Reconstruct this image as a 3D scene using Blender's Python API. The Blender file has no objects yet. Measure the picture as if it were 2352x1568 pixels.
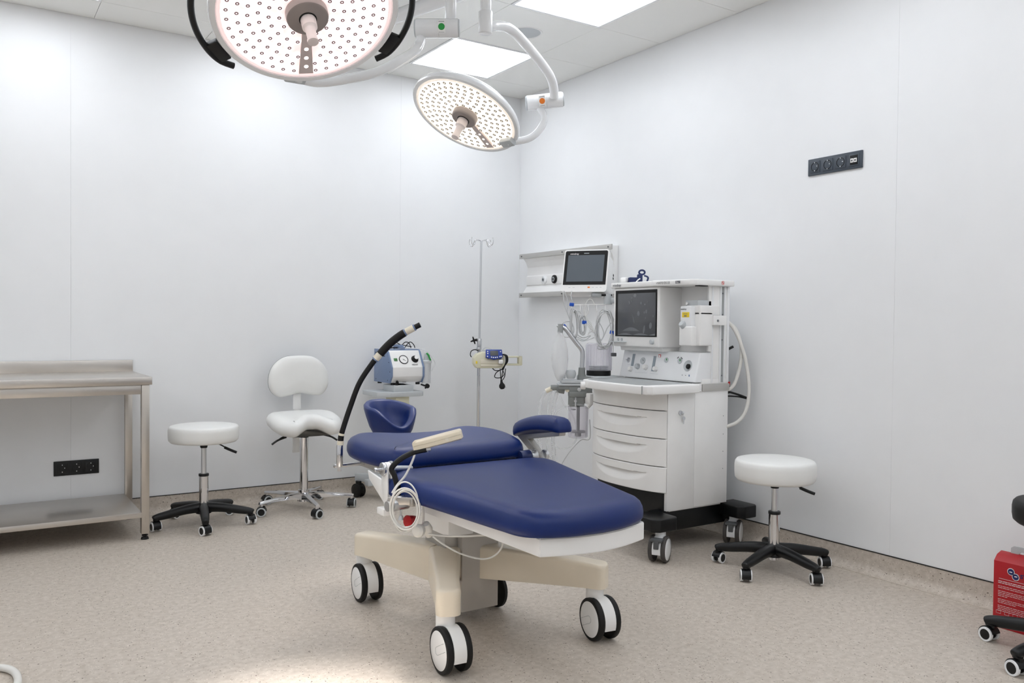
import bpy, bmesh, math, random
from mathutils import Vector, Matrix
random.seed(7)
PI = math.pi
S = bpy.context.scene
COL = S.collection

# ---------------------------------------------------------------- camera
cam_d = bpy.data.cameras.new('camera'); cam = bpy.data.objects.new('camera', cam_d); COL.objects.link(cam)
YAW, PITCH, ROLL = 0.580549743, 0.0197109403, 0.00973030822
fw = Vector((math.sin(YAW)*math.cos(PITCH), math.cos(YAW)*math.cos(PITCH), -math.sin(PITCH)))
rt = Vector((math.cos(YAW), -math.sin(YAW), 0)); up = rt.cross(fw)
rt2 = rt*math.cos(ROLL)+up*math.sin(ROLL); up2 = -rt*math.sin(ROLL)+up*math.cos(ROLL)
R = Matrix((rt2, up2, -fw)).transposed().to_4x4()
cam.matrix_world = Matrix.Translation((-3.48803, -5.22749, 1.12622)) @ R
cam_d.sensor_width = 36; cam_d.lens = 29.4037; cam_d.clip_start = 0.05
S.camera = cam
# ---------------------------------------------------------------- world, exposure
w = bpy.data.worlds.new('world'); S.world = w; w.use_nodes = True
w.node_tree.nodes['Background'].inputs[0].default_value = (0.9, 0.95, 1, 1)
w.node_tree.nodes['Background'].inputs[1].default_value = 0.0
S.view_settings.view_transform = 'Standard'; S.view_settings.look = 'None'
S.view_settings.gamma = 1; S.view_settings.use_curve_mapping = False
S.view_settings.exposure = 0.58
PANEL_E = 4.4          # ceiling panel strength
BEAM1 = 520.0; BEAM2 = 30.0   # watts of the two surgical lamps

# ---------------------------------------------------------------- materials
def lin(c):
    return tuple(((v/255)/12.92 if v/255 <= .04045 else ((v/255+.055)/1.055)**2.4) for v in c)
def mat(name, rgb, rough=.5, metal=0, spec=.5, emit=None, es=0, trans=0, coat=0, bump=None, vary=0.02):
    m = bpy.data.materials.new(name); m.use_nodes = True
    nt = m.node_tree; b = nt.nodes['Principled BSDF']
    c = lin(rgb)
    b.inputs['Roughness'].default_value = rough; b.inputs['Metallic'].default_value = metal
    b.inputs['Specular IOR Level'].default_value = spec
    b.inputs['Coat Weight'].default_value = coat
    if trans: b.inputs['Transmission Weight'].default_value = trans
    if emit is not None:
        b.inputs['Emission Color'].default_value = (*lin(emit), 1); b.inputs['Emission Strength'].default_value = es
    tc = nt.nodes.new('ShaderNodeTexCoord'); n = nt.nodes.new('ShaderNodeTexNoise')
    n.inputs['Scale'].default_value = 6; nt.links.new(tc.outputs['Object'], n.inputs['Vector'])
    r = nt.nodes.new('ShaderNodeValToRGB')
    r.color_ramp.elements[0].position = .35; r.color_ramp.elements[1].position = .65
    r.color_ramp.elements[0].color = (*[v*(1-vary) for v in c], 1); r.color_ramp.elements[1].color = (*[min(1, v*(1+vary)) for v in c], 1)
    nt.links.new(n.outputs['Fac'], r.inputs['Fac']); nt.links.new(r.outputs['Color'], b.inputs['Base Color'])
    if bump:
        n2 = nt.nodes.new('ShaderNodeTexNoise'); n2.inputs['Scale'].default_value = bump[0]
        nt.links.new(tc.outputs['Object'], n2.inputs['Vector'])
        bp = nt.nodes.new('ShaderNodeBump'); bp.inputs['Strength'].default_value = bump[1]; bp.inputs['Distance'].default_value = .002
        nt.links.new(n2.outputs['Fac'], bp.inputs['Height']); nt.links.new(bp.outputs['Normal'], b.inputs['Normal'])
    return m
def glassy(name, rgb, alpha, rough=.1):
    m = bpy.data.materials.new(name); m.use_nodes = True; nt = m.node_tree
    for n in list(nt.nodes): nt.nodes.remove(n)
    o = nt.nodes.new('ShaderNodeOutputMaterial'); mx = nt.nodes.new('ShaderNodeMixShader'); t = nt.nodes.new('ShaderNodeBsdfTransparent')
    p = nt.nodes.new('ShaderNodeBsdfPrincipled'); p.inputs['Base Color'].default_value = (*lin(rgb), 1); p.inputs['Roughness'].default_value = rough
    lw = nt.nodes.new('ShaderNodeLayerWeight'); lw.inputs['Blend'].default_value = .35
    mr = nt.nodes.new('ShaderNodeMapRange'); mr.inputs['To Min'].default_value = alpha; mr.inputs['To Max'].default_value = min(1, alpha+.55)
    nt.links.new(lw.outputs['Facing'], mr.inputs['Value']); nt.links.new(mr.outputs['Result'], mx.inputs['Fac'])
    nt.links.new(t.outputs[0], mx.inputs[1]); nt.links.new(p.outputs[0], mx.inputs[2]); nt.links.new(mx.outputs[0], o.inputs[0])
    t.inputs[0].default_value = (*[min(1, v*1.15) for v in lin(rgb)], 1)
    return m
def brushed(name, rgb, axis, rough=.28):
    m = mat(name, rgb, rough, 1); nt = m.node_tree; b = nt.nodes['Principled BSDF']
    tc = nt.nodes.new('ShaderNodeTexCoord'); mp = nt.nodes.new('ShaderNodeMapping')
    sc = [180, 180, 180]; sc[axis] = 1.5; mp.inputs['Scale'].default_value = sc
    n = nt.nodes.new('ShaderNodeTexNoise'); n.inputs['Scale'].default_value = 3
    nt.links.new(tc.outputs['Object'], mp.inputs[0]); nt.links.new(mp.outputs[0], n.inputs['Vector'])
    mr = nt.nodes.new('ShaderNodeMapRange'); mr.inputs['To Min'].default_value = rough-.06; mr.inputs['To Max'].default_value = rough+.08
    nt.links.new(n.outputs['Fac'], mr.inputs['Value']); nt.links.new(mr.outputs['Result'], b.inputs['Roughness'])
    return m
def floor_mat():
    m = bpy.data.materials.new('speckled_vinyl'); m.use_nodes = True; nt = m.node_tree; b = nt.nodes['Principled BSDF']
    b.inputs['Roughness'].default_value = .42; b.inputs['Specular IOR Level'].default_value = .35
    tc = nt.nodes.new('ShaderNodeTexCoord')
    big = nt.nodes.new('ShaderNodeTexNoise'); big.inputs['Scale'].default_value = 45; big.inputs['Detail'].default_value = 6
    nt.links.new(tc.outputs['Object'], big.inputs['Vector'])
    r0 = nt.nodes.new('ShaderNodeValToRGB'); r0.color_ramp.elements[0].position = .3; r0.color_ramp.elements[1].position = .7
    r0.color_ramp.elements[0].color = (*lin((189, 178, 165)), 1); r0.color_ramp.elements[1].color = (*lin((210, 200, 188)), 1)
    nt.links.new(big.outputs['Fac'], r0.inputs['Fac'])
    col = r0.outputs['Color']
    warp = nt.nodes.new('ShaderNodeTexNoise'); warp.inputs['Scale'].default_value = 60
    nt.links.new(tc.outputs['Object'], warp.inputs['Vector'])
    for i, (sc, thr, c, prob, stretch) in enumerate([(150, .30, (222, 212, 200), .22, (1, .6, 1)), (170, .28, (146, 130, 112), .16, (.6, 1, 1)), (120, .24, (96, 82, 68), .09, (1, .55, 1)), (90, .17, (46, 36, 32), .05, (.6, 1, .8))]):
        mp = nt.nodes.new('ShaderNodeMapping'); mp.inputs['Scale'].default_value = stretch; mp.inputs['Location'].default_value = (i*3.1, i*1.7, i)
        mp.inputs['Rotation'].default_value = (.3*i, .2, i*.9)
        ad = nt.nodes.new('ShaderNodeMixRGB'); ad.blend_type = 'LINEAR_LIGHT'; ad.inputs[0].default_value = .006
        nt.links.new(tc.outputs['Object'], ad.inputs[1]); nt.links.new(warp.outputs['Color'], ad.inputs[2])
        v = nt.nodes.new('ShaderNodeTexVoronoi'); v.inputs['Scale'].default_value = sc
        nt.links.new(ad.outputs[0], mp.inputs[0]); nt.links.new(mp.outputs[0], v.inputs['Vector'])
        a = nt.nodes.new('ShaderNodeMath'); a.operation = 'LESS_THAN'; a.inputs[1].default_value = thr
        nt.links.new(v.outputs['Distance'], a.inputs[0])
        sp = nt.nodes.new('ShaderNodeSeparateColor'); nt.links.new(v.outputs['Color'], sp.inputs[0])
        q = nt.nodes.new('ShaderNodeMath'); q.operation = 'LESS_THAN'; q.inputs[1].default_value = prob
        nt.links.new(sp.outputs[0], q.inputs[0])
        mu = nt.nodes.new('ShaderNodeMath'); mu.operation = 'MULTIPLY'; nt.links.new(a.outputs[0], mu.inputs[0]); nt.links.new(q.outputs[0], mu.inputs[1])
        mu2 = nt.nodes.new('ShaderNodeMath'); mu2.operation = 'MULTIPLY'; mu2.inputs[1].default_value = .85; nt.links.new(mu.outputs[0], mu2.inputs[0])
        mx = nt.nodes.new('ShaderNodeMixRGB'); nt.links.new(mu2.outputs[0], mx.inputs[0]); nt.links.new(col, mx.inputs[1]); mx.inputs[2].default_value = (*lin(c), 1)
        col = mx.outputs[0]
    nt.links.new(col, b.inputs['Base Color'])
    return m
M = dict(
    floor=floor_mat(),
    wall=mat("wall_panel", (244, 245, 246), .38, spec=.4, vary=.006),
    wallgap=mat('panel_joint', (238, 239, 240), .5),
    blackline=mat('black_joint', (28, 26, 25), .5),
    ceil=mat('ceiling_tile', (252, 252, 249), .9, spec=.2, vary=.006),
    ceilgap=mat('ceiling_joint', (150, 150, 144), .9),
    panel=mat('light_diffuser', (255, 255, 255), .5, emit=(243, 248, 255), es=PANEL_E),
    white=mat('white_plastic', (246, 245, 243), .35),
    whitegloss=mat('white_lacquer', (244, 245, 246), .18, coat=.3),
    grey=mat('light_grey_plastic', (196, 200, 202), .4),
    midgrey=mat('mid_grey_plastic', (166, 169, 169), .4),
    darkgrey=mat('dark_grey_plastic', (88, 90, 92), .45),
    black=mat('black_plastic', (9, 10, 12), .38, spec=.4),
    rubber=mat('black_rubber', (16, 15, 15), .55, spec=.35),
    tyre=mat('grey_tyre', (72, 68, 66), .6),
    cream=mat('cream_plastic', (236, 228, 208), .4),
    beige=mat('cream_lacquer', (238, 226, 205), .32, coat=.15),
    pumpcream=mat('ivory_plastic', (230, 226, 200), .4),
    blue=mat('navy_vinyl', (0, 34, 98), .40, spec=.42, bump=(900, .12), vary=.03),
    navy=mat('navy_plastic', (22, 38, 88), .4),
    clipblue=mat('bright_blue_plastic', (10, 80, 190), .35),
    pumpblue=mat('cobalt_plastic', (44, 70, 160), .3),
    steelblue=mat('blue_grey_paint', (118, 137, 170), .42),
    steel=brushed('brushed_steel', (205, 200, 194), 0, .3),
    steelleg=brushed('brushed_steel_upright', (200, 194, 186), 2, .3),
    chrome=mat('chrome', (222, 222, 224), .07, 1),
    alu=mat('satin_aluminium', (212, 214, 217), .30, 1),
    rail=mat('anodised_rail', (196, 194, 190), .4, .5),
    seatwhite=mat('white_vinyl', (240, 240, 237), .38, bump=(700, .1)),
    red=mat('red_plastic', (176, 12, 22), .3),
    redbox=mat('red_card', (186, 22, 34), .4, vary=.03),
    green=mat('green_plastic', (40, 160, 70), .35),
    orange=mat('orange_plastic', (240, 130, 40), .4),
    yellow=mat('yellow_label', (246, 214, 50), .5),
    screen=mat('screen_grey', (98, 105, 112), .12, spec=.6),
    screendark=mat('screen_film', (84, 86, 90), .14, spec=.6),
    smudge=mat('film_bubble', (112, 115, 119), .3),
    ink=mat('grey_print', (110, 112, 116), .5),
    inkwhite=mat('white_print', (240, 235, 235), .5),
    inkred=mat('red_print', (214, 70, 60), .5),
    navyink=mat('navy_print', (24, 34, 100), .5),
    tube=mat('white_tube', (234, 232, 226), .3),
    cable=mat('grey_cable', (208, 209, 209), .4),
    ctrl=mat('ivory_handset', (232, 220, 196), .38),
    clear=glassy('clear_plastic', (240, 242, 244), .14),
    violet=glassy('violet_plastic', (240, 239, 247), .13),
    bag=glassy('milky_silicone', (240, 241, 242), .34, .4),
    brass=mat('brass', (170, 150, 96), .3, 1),
    ledface=mat('lamp_face_pink', (242, 226, 224), .3, emit=(255, 224, 222), es=.5),
    ledface2=mat('lamp_face_warm', (244, 236, 226), .3, emit=(255, 240, 224), es=.52),
    led=mat('led_lit', (255, 250, 248), .2, emit=(255, 240, 238), es=1.0),
    led2=mat('led_lit_warm', (255, 250, 244), .2, emit=(255, 246, 232), es=1.0),
    iris=mat('led_iris', (128, 104, 108), .2, emit=(200, 170, 172), es=.12),
    iris2=mat('led_iris_warm', (140, 130, 118), .2, emit=(190, 175, 155), es=.12),
    lampgrey=mat('lamp_hub_grey', (150, 140, 136), .45),
    handle=mat('lamp_handle', (238, 226, 222), .4),
    greendisplay=mat('green_switch', (60, 120, 60), .4),
)

# ---------------------------------------------------------------- mesh helpers
def catmull(pts, n=8, closed=False):
    P = [Vector(p) for p in pts]; out = []
    N = len(P); rng = N if closed else N-1
    for i in range(rng):
        if closed: p0, p1, p2, p3 = P[i-1], P[i], P[(i+1) % N], P[(i+2) % N]
        else: p0, p1, p2, p3 = P[max(i-1, 0)], P[i], P[i+1], P[min(i+2, N-1)]
        for k in range(n):
            t = k/n
            out.append(.5*((2*p1)+(-p0+p2)*t+(2*p0-5*p1+4*p2-p3)*t*t+(-p0+3*p1-3*p2+p3)*t**3))
    if not closed: out.append(P[-1])
    return out
def frame(d):
    d = Vector(d).normalized(); a = Vector((0, 0, 1)) if abs(d.z) < .9 else Vector((1, 0, 0))
    u = a.cross(d).normalized(); return u, d.cross(u)
class B:
    def __init__(s): s.bm = bmesh.new()
    def add(s, tb, mi=0, mtx=None):
        if mtx is not None: tb.transform(mtx)
        for f in tb.faces: f.material_index = mi
        me = bpy.data.meshes.new('tmp'); tb.to_mesh(me); tb.free(); s.bm.from_mesh(me); bpy.data.meshes.remove(me); return s
    def box(s, c, size, rz=0, bev=0, mi=0, seg=2, rot=None):
        tb = bmesh.new(); bmesh.ops.create_cube(tb, size=1); tb.transform(Matrix.Diagonal((*size, 1)))
        if bev: bmesh.ops.bevel(tb, geom=tb.edges[:], offset=bev, segments=seg, affect='EDGES', profile=.5)
        m = Matrix.Translation(c) @ (rot if rot is not None else Matrix.Rotation(rz, 4, 'Z'))
        return s.add(tb, mi, m)
    def mm(s, a, b, bev=0, mi=0, seg=2):
        return s.box([(a[i]+b[i])/2 for i in range(3)], [abs(b[i]-a[i]) for i in range(3)], 0, bev, mi, seg)
    def cyl(s, p0, p1, r, r2=None, seg=24, mi=0, bev=0):
        p0, p1 = Vector(p0), Vector(p1); d = p1-p0; L = d.length
        if bev:
            q = [(0, 0), (r-bev, 0), (r-bev*.3, bev*.3), (r, bev), (r, L-bev), (r-bev*.3, L-bev*.3), (r-bev, L), (0, L)]
            return s.lathe(q, p0, d, seg, mi)
        tb = bmesh.new(); bmesh.ops.create_cone(tb, cap_ends=True, segments=seg, radius1=r, radius2=r if r2 is None else r2, depth=L)
        u, v = frame(d); m = Matrix((u, v, d.normalized())).transposed().to_4x4(); m.translation = (p0+p1)/2
        return s.add(tb, mi, m)
    def lathe(s, prof, o, axis=(0, 0, 1), seg=32, mi=0, sx=1, sy=1):
        u, v = frame(axis); d = Vector(axis).normalized(); o = Vector(o); tb = bmesh.new(); rings = []
        for r, h in prof:
            if r < 1e-6: rings.append([tb.verts.new(o+d*h)])
            else: rings.append([tb.verts.new(o+d*h+u*(r*sx*math.cos(2*PI*k/seg))+v*(r*sy*math.sin(2*PI*k/seg))) for k in range(seg)])
        for a, b in zip(rings[:-1], rings[1:]):
            for k in range(seg):
                k2 = (k+1) % seg
                if len(a) == 1 and len(b) == 1: continue
                if len(a) == 1: tb.faces.new((a[0], b[k2], b[k]))
                elif len(b) == 1: tb.faces.new((a[k], a[k2], b[0]))
                else: tb.faces.new((a[k], a[k2], b[k2], b[k]))
        bmesh.ops.recalc_face_normals(tb, faces=tb.faces[:])
        return s.add(tb, mi)
    def tube(s, pts, r, n=8, seg=10, mi=0, smooth=True, closed=False, caps=True, flat=1.0):
        P = catmull(pts, n, closed) if smooth else [Vector(p) for p in pts]
        rr = r if callable(r) else (lambda t: r)
        tb = bmesh.new(); N = len(P); rings = []
        T = []
        for i in range(N):
            a = P[i-1] if (i > 0 or closed) else P[i]; b = P[(i+1) % N] if (i < N-1 or closed) else P[i]
            T.append((b-a).normalized())
        u, v = frame(T[0])
        for i in range(N):
            u = (u-T[i]*u.dot(T[i])).normalized(); v = T[i].cross(u)
            q = rr(i/(N-1))
            rings.append([tb.verts.new(P[i]+u*(q*math.cos(2*PI*k/seg))+v*(q*flat*math.sin(2*PI*k/seg))) for k in range(seg)])
        pairs = list(zip(rings[:-1], rings[1:]))
        for a, b in pairs:
            for k in range(seg): tb.faces.new((a[k], a[(k+1) % seg], b[(k+1) % seg], b[k]))
        if closed:
            a, b = rings[-1], rings[0]
            off = min(range(seg), key=lambda o: (a[0].co-b[o].co).length)
            for k in range(seg): tb.faces.new((a[k], a[(k+1) % seg], b[(k+1+off) % seg], b[(k+off) % seg]))
        elif caps: tb.faces.new(rings[0]); tb.faces.new(rings[-1][::-1])
        bmesh.ops.recalc_face_normals(tb, faces=tb.faces[:])
        return s.add(tb, mi)
    def prism(s, poly, a, b, axis='z', bev=0, mi=0, seg=2):
        # poly 2D extruded from a to b along an axis; the two 2D coordinates are the remaining axes in order
        def P(p, h):
            return {'z': (p[0], p[1], h), 'y': (p[0], h, p[1]), 'x': (h, p[0], p[1])}[axis]
        tb = bmesh.new(); A = [tb.verts.new(P(p, a)) for p in poly]; C = [tb.verts.new(P(p, b)) for p in poly]
        tb.faces.new(A); tb.faces.new(C[::-1]); n = len(poly)
        for i in range(n): tb.faces.new((A[i], C[i], C[(i+1) % n], A[(i+1) % n]))
        bmesh.ops.recalc_face_normals(tb, faces=tb.faces[:])
        if bev: bmesh.ops.bevel(tb, geom=tb.edges[:], offset=bev, segments=seg, affect='EDGES', profile=.5)
        return s.add(tb, mi)
    def pillow(s, outline, prof, zf, mi=0, n=6, crown=0):
        # outline: closed 2D control points; prof: list of (inset, height above zf)
        O = catmull([(x, y, 0) for x, y in outline], n, True); N = len(O)
        area = sum(O[i].x*O[(i+1) % N].y-O[(i+1) % N].x*O[i].y for i in range(N))
        if area < 0: O = O[::-1]
        nr = []
        for i in range(N):
            t = (O[(i+1) % N]-O[i-1]).normalized(); nr.append(Vector((-t.y, t.x, 0)))
        cx = sum((o for o in O), Vector())/N
        tb = bmesh.new(); rings = []
        for ins, h in prof:
            ring = []
            for i in range(N):
                p = O[i]+nr[i]*ins; ring.append(tb.verts.new((p.x, p.y, zf(p.x, p.y)+h)))
            rings.append(ring)
        last = rings[-1]; hh = prof[-1][1]
        for sc in (.8, .6, .4, .2):
            ring = []
            for i in range(N):
                p = cx+(Vector((last[i].co.x, last[i].co.y, 0))-cx)*sc
                ring.append(tb.verts.new((p.x, p.y, zf(p.x, p.y)+hh+crown*(1-sc*sc))))
            rings.append(ring)
        for a, b in zip(rings[:-1], rings[1:]):
            for k in range(N): tb.faces.new((a[k], a[(k+1) % N], b[(k+1) % N], b[k]))
        tb.faces.new(rings[0][::-1])
        c = tb.verts.new((cx.x, cx.y, zf(cx.x, cx.y)+hh+crown))
        for k in range(N): tb.faces.new((rings[-1][k], rings[-1][(k+1) % N], c))
        bmesh.ops.recalc_face_normals(tb, faces=tb.faces[:])
        return s.add(tb, mi)
    def grid(s, f, nu, nv, mi=0):
        tb = bmesh.new(); V = [[tb.verts.new(f(i/nu, j/nv)) for j in range(nv+1)] for i in range(nu+1)]
        for i in range(nu):
            for j in range(nv): tb.faces.new((V[i][j], V[i+1][j], V[i+1][j+1], V[i][j+1]))
        return s.add(tb, mi)

ORG = {}
def link(name, me, parent=None):
    o = bpy.data.objects.new(name, me); COL.objects.link(o)
    if parent is not None: o.parent = parent
    return o
def thing(name, label, cat, loc=(0, 0, 0), rz=0, group=None):
    o = link(name, None); o.empty_display_size = .05
    o.location = loc; o.rotation_euler = (0, 0, rz); o['label'] = label; o['category'] = cat
    if group: o['group'] = group
    ORG[o.name] = Matrix.Translation(loc) @ Matrix.Rotation(rz, 4, 'Z')
    return o
def root_of(o):
    while o.parent: o = o.parent
    return o
def part(name, b, mats, parent, world=False, label=None, angle=38, keep=False):
    bm = b.bm if isinstance(b, B) else b
    if world:
        r = root_of(parent); bm.transform(ORG[r.name].inverted())
    me = bpy.data.meshes.new(name); bm.to_mesh(me); bm.free()
    for m in (mats if isinstance(mats, (list, tuple)) else [mats]): me.materials.append(m)
    for p in me.polygons: p.use_smooth = True
    me.set_sharp_from_angle(angle=math.radians(angle))
    o = link(name, me, parent)
    if label: o['label'] = label
    return o
def single(name, b, mats, label, cat, group=None, angle=38):
    bm = b.bm; co = [v.co.copy() for v in bm.verts]
    c = Vector(((min(v.x for v in co)+max(v.x for v in co))/2, (min(v.y for v in co)+max(v.y for v in co))/2, min(v.z for v in co)))
    bm.transform(Matrix.Translation(-c))
    o = part(name, b, mats, None, angle=angle); o.location = c; o['label'] = label; o['category'] = cat
    if group: o['group'] = group
    return o
def struct(name, b, mats, parent=None):
    o = part(name, b, mats, parent, angle=30)
    if parent is None: o['kind'] = 'structure'
    return o
DG = None
def text(body, size, m, parent, origin, xdir, ydir, name='lettering', thick=.0004, world=True, align='LEFT', bold=0):
    cu = bpy.data.curves.new('txt', 'FONT'); cu.body = body; cu.size = size; cu.extrude = thick; cu.align_x = align; cu.offset = bold
    o = bpy.data.objects.new('txt', cu); COL.objects.link(o)
    dg = bpy.context.evaluated_depsgraph_get(); dg.update()
    me = bpy.data.meshes.new_from_object(o.evaluated_get(dg)); bpy.data.objects.remove(o)
    x, y = Vector(xdir).normalized(), Vector(ydir).normalized(); z = x.cross(y)
    mt = Matrix((x, y, z)).transposed().to_4x4(); mt.translation = Vector(origin)+z*thick
    if world: mt = ORG[root_of(parent).name].inverted() @ mt
    me.transform(mt); me.materials.clear(); me.materials.append(m); me.name = name
    return link(name, me, parent)

# ---------------------------------------------------------------- the room
H = 2.815; X0, Y0 = -6.8, -8.0
b = B(); b.mm((X0-.1, Y0-.1, -.1), (.1, .1, 0)); struct('floor', b, M['floor'])
def panels(seams, lo, hi, mk, zlo, zhi):
    b = B(); e = [lo]+seams+[hi]
    for a, c in zip(e[:-1], e[1:]): mk(b, a+.0003, c-.0003, zlo, zhi, 0)
    mk(b, lo, hi, zlo, zhi, 1); return b
ZB = .104
b = panels([-4.96, -2.99, -.984], X0, 0, lambda b, a, c, z0, z1, k: b.mm((a, 0 if k == 0 else .004, z0), (c, .1 if k else .02, z1), mi=k), ZB, H)
b.mm((X0, .004, 0), (.1, .1, ZB), mi=0); struct('wall_left', b, [M['wall'], M['wallgap']])
b = panels([-5.04, -3.03], Y0, 0, lambda b, a, c, z0, z1, k: b.mm((0 if k == 0 else .004, a, z0), (.1 if k else .02, c, z1), mi=k), ZB, H)
b.mm((.004, Y0, 0), (.1, 0, ZB), mi=0); b.mm((0, 0, 0), (.1, .1, H), mi=0); struct('wall_right', b, [M['wall'], M['wallgap']])
b = B(); b.mm((X0-.1, Y0-.1, 0), (X0, .1, H)); struct('wall_back', b, M['wall'])
b = B(); b.mm((X0-.1, Y0-.1, 0), (.1, Y0, H)); struct('wall_front', b, M['wall'])
# coved vinyl skirting, running up from the floor sheet, black joint above it
cv = [(.004, 0), (-.045, 0), (-.045, .0015)]+[(-.045+.043*math.sin(t*PI/16), .0445-.043*math.cos(t*PI/16)) for t in range(1, 9)]+[(-.002, .1), (.004, .1)]
b = B(); b.prism([(y, z) for y, z in cv], X0, 0, 'x'); struct('baseboard_left', b, M['floor'])
b = B(); b.prism([(x, z) for x, z in cv], Y0, 0, 'y'); struct('baseboard_right', b, M['floor'])
b = B(); b.mm((X0, -.0035, .1), (0, .004, .1045)); struct('trim_1', b, M['blackline'])
b = B(); b.mm((-.0035, Y0, .1), (.004, 0, .1045)); struct('trim_2', b, M['blackline'])
# ceiling of 0.6 m tiles
lights = [(-.774, -.60), (-.774, -1.80), (-.774, -3.0), (-.774, -4.2), (-3.174, -.60), (-3.174, -1.80), (-3.174, -3.0), (-3.174, -4.2), (-.774, -5.4), (-3.174, -5.4), (-.774, -6.6), (-3.174, -6.6), (-1.974, -.6), (-1.974, -5.4), (-5.574, -.6), (-5.574, -1.8), (-5.574, -3.0), (-5.574, -4.2), (-5.574, -5.4), (-5.574, -6.6)]  # unseen far-left and rear rows are added as fill light for the walls
b = B(); b.mm((X0-.1, Y0-.1, H+.02), (.1, .1, H+.12), mi=0)
xs = [0]+[-.474-.6*k for k in range(0, 11)]+[X0]; ys = [0]+[-.30-.6*k for k in range(0, 13)]+[Y0]
for i in range(len(xs)-1):
    for j in range(len(ys)-1):
        cx, cy = (xs[i]+xs[i+1])/2, (ys[j]+ys[j+1])/2
        if any(abs(cx-l[0]) < .1 and abs(cy-l[1]) < .1 for l in lights): continue
        g = .0011
        b.mm((xs[i+1]+g, ys[j+1]+g, H), (xs[i]-g, ys[j]-g, H+.012), mi=0)
b.mm((X0, Y0, H+.013), (0, 0, H+.019), mi=1)
struct('ceiling', b, [M['ceil'], M['ceilgap']])
def ceiling_light(x, y, label):
    t = thing('ceiling_light', label, 'light', (x, y, H-.001), 0, 'square ceiling light panels')
    b = B(); o, i = .2985, .283
    for sx in (-1, 1):
        b.mm((sx*i, -o, -.003), (sx*o, o, .012)); b.mm((-i, sx*i, -.003), (i, sx*o, .012))
    part('frame', b, M['whitegloss'], t)
    b = B(); b.mm((-i, -i, .002), (i, i, .008)); part('diffuser', b, M['panel'], t)
for k, (x, y) in enumerate(lights):
    lab = {0: 'square lit ceiling panel nearest the room corner, above the smaller surgical light', 1: 'square lit ceiling panel cut by the top edge, right of the smaller lamp arm', 4: 'square lit ceiling panel just showing at the top left edge'}.get(k, 'unseen square lit ceiling panel, part of a grid extended for fill light')
    ceiling_light(x, y, lab)
t = thing('ceiling_speaker', 'round flush light grey speaker in the ceiling between the two lit panels', 'speaker', (-.765, -1.19, H))
b = B(); b.lathe([(.086, -.001), (.097, -.004), (.100, 0), (.100, .01)], (0, 0, 0)); part('rim', b, M['white'], t)
b = B(); b.lathe([(0, -.0015), (.086, -.0015), (.086, .008), (0, .008)], (0, 0, 0)); part('grille', b, M['grey'], t)

# ---------------------------------------------------------------- wall sockets
def socket_strip(label, loc, rz, gangs, m, data=False):
    t = thing('socket_strip', label, 'socket', loc, rz)
    W = .0712*gangs+.012
    b = B(); b.box((0, -.004, 0), (W, .009, .081), bev=.002)
    for g in range(gangs):
        x = (g-(gangs-1)/2)*.0712
        b.box((x, -.0095, 0), (.056, .003, .056), bev=.0012)
    part('frame', b, m, t)
    for g in range(gangs):
        x = (g-(gangs-1)/2)*.0712
        if data and g == gangs-1:
            b = B(); b.box((x, -.0112, .0), (.040, .002, .044), bev=.0005); o = part('data_insert', b, M['rubber'], t)
            for dx in (-.009, .009):
                b = B(); b.box((x+dx, -.013, -.002), (.0155, .002, .019), bev=.0005); b.box((x+dx, -.0143, -.002), (.008, .001, .008), mi=1)
                part('port', b, [M['white'], M['darkgrey']], o)
            continue
        b = B(); b.lathe([(.0225, -.0009), (.0215, .0018), (.020, .0018), (.0195, -.0004), (0, -.0004)], (x, -.0108, 0), (0, -1, 0), 28)
        o = part('outlet', b, M['rubber'], t)
        b = B()
        for dz in (-.0195, .0195): b.box((x, -.0125, dz), (.004, .003, .005))
        b.cyl((x+.012, -.011, .002), (x+.012, -.0135, .002), .0025, seg=10)
        part('contact', b, M['alu'], o)
socket_strip('black triple power socket on the wall under the steel bench', (-2.962, 0, .308), 0, 3, M['black'])
sm = mat('anthracite_plastic', (66, 74, 84), .4)
socket_strip('anthracite socket strip with two white data ports high on the right wall', (0, -2.7135, 1.912), -PI/2, 4, sm, True)

# ---------------------------------------------------------------- steel bench
t = thing('steel_bench', 'brushed stainless steel work bench with rear upstand and lower shelf', 'bench', (-3.6, -.32, 0))
XR = -2.675; XL = -4.55; YF = -.612
b = B(); b.mm((XL, YF, .801), (XR, -.022, .841), bev=.002); part('worktop', b, M['steel'], t, True)
b = B(); b.mm((XL, -.022, .835), (XR-.0, -.006, .905), bev=.0015); part('upstand', b, M['steel'], t, True)
b = B(); b.mm((XL+.05, YF+.018, .752), (XR-.05, YF+.043, .80), bev=.001); b.mm((XL+.05, -.065, .752), (XR-.05, -.04, .80)); b.mm((XR-.045, YF+.05, .752), (XR-.02, -.06, .80)); b.mm((XL+.02, YF+.05, .752), (XL+.045, -.06, .80)); part('apron', b, M['steel'], t, True)
b = B(); b.mm((XL+.03, YF+.012, .115), (XR-.046, -.035, .142), bev=.0015); part('shelf', b, M['steel'], t, True)
for (x, y) in ((XR-.03, YF+.03), (XR-.03, -.06), (XL+.03, YF+.03), (XL+.03, -.06)):
    b = B(); b.box((x, y, .415), (.038, .038, .77), bev=.002); o = part('leg', b, M['steelleg'], t, True)
    b = B(); b.cyl((x, y, 0), (x, y, .012), .02, .016, 20); b.cyl((x, y, .012), (x, y, .036), .007, seg=12); b.cyl((x, y, .018), (x, y, .024), .015, seg=6); part('foot', b, M['rubber'], o, True)

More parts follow.
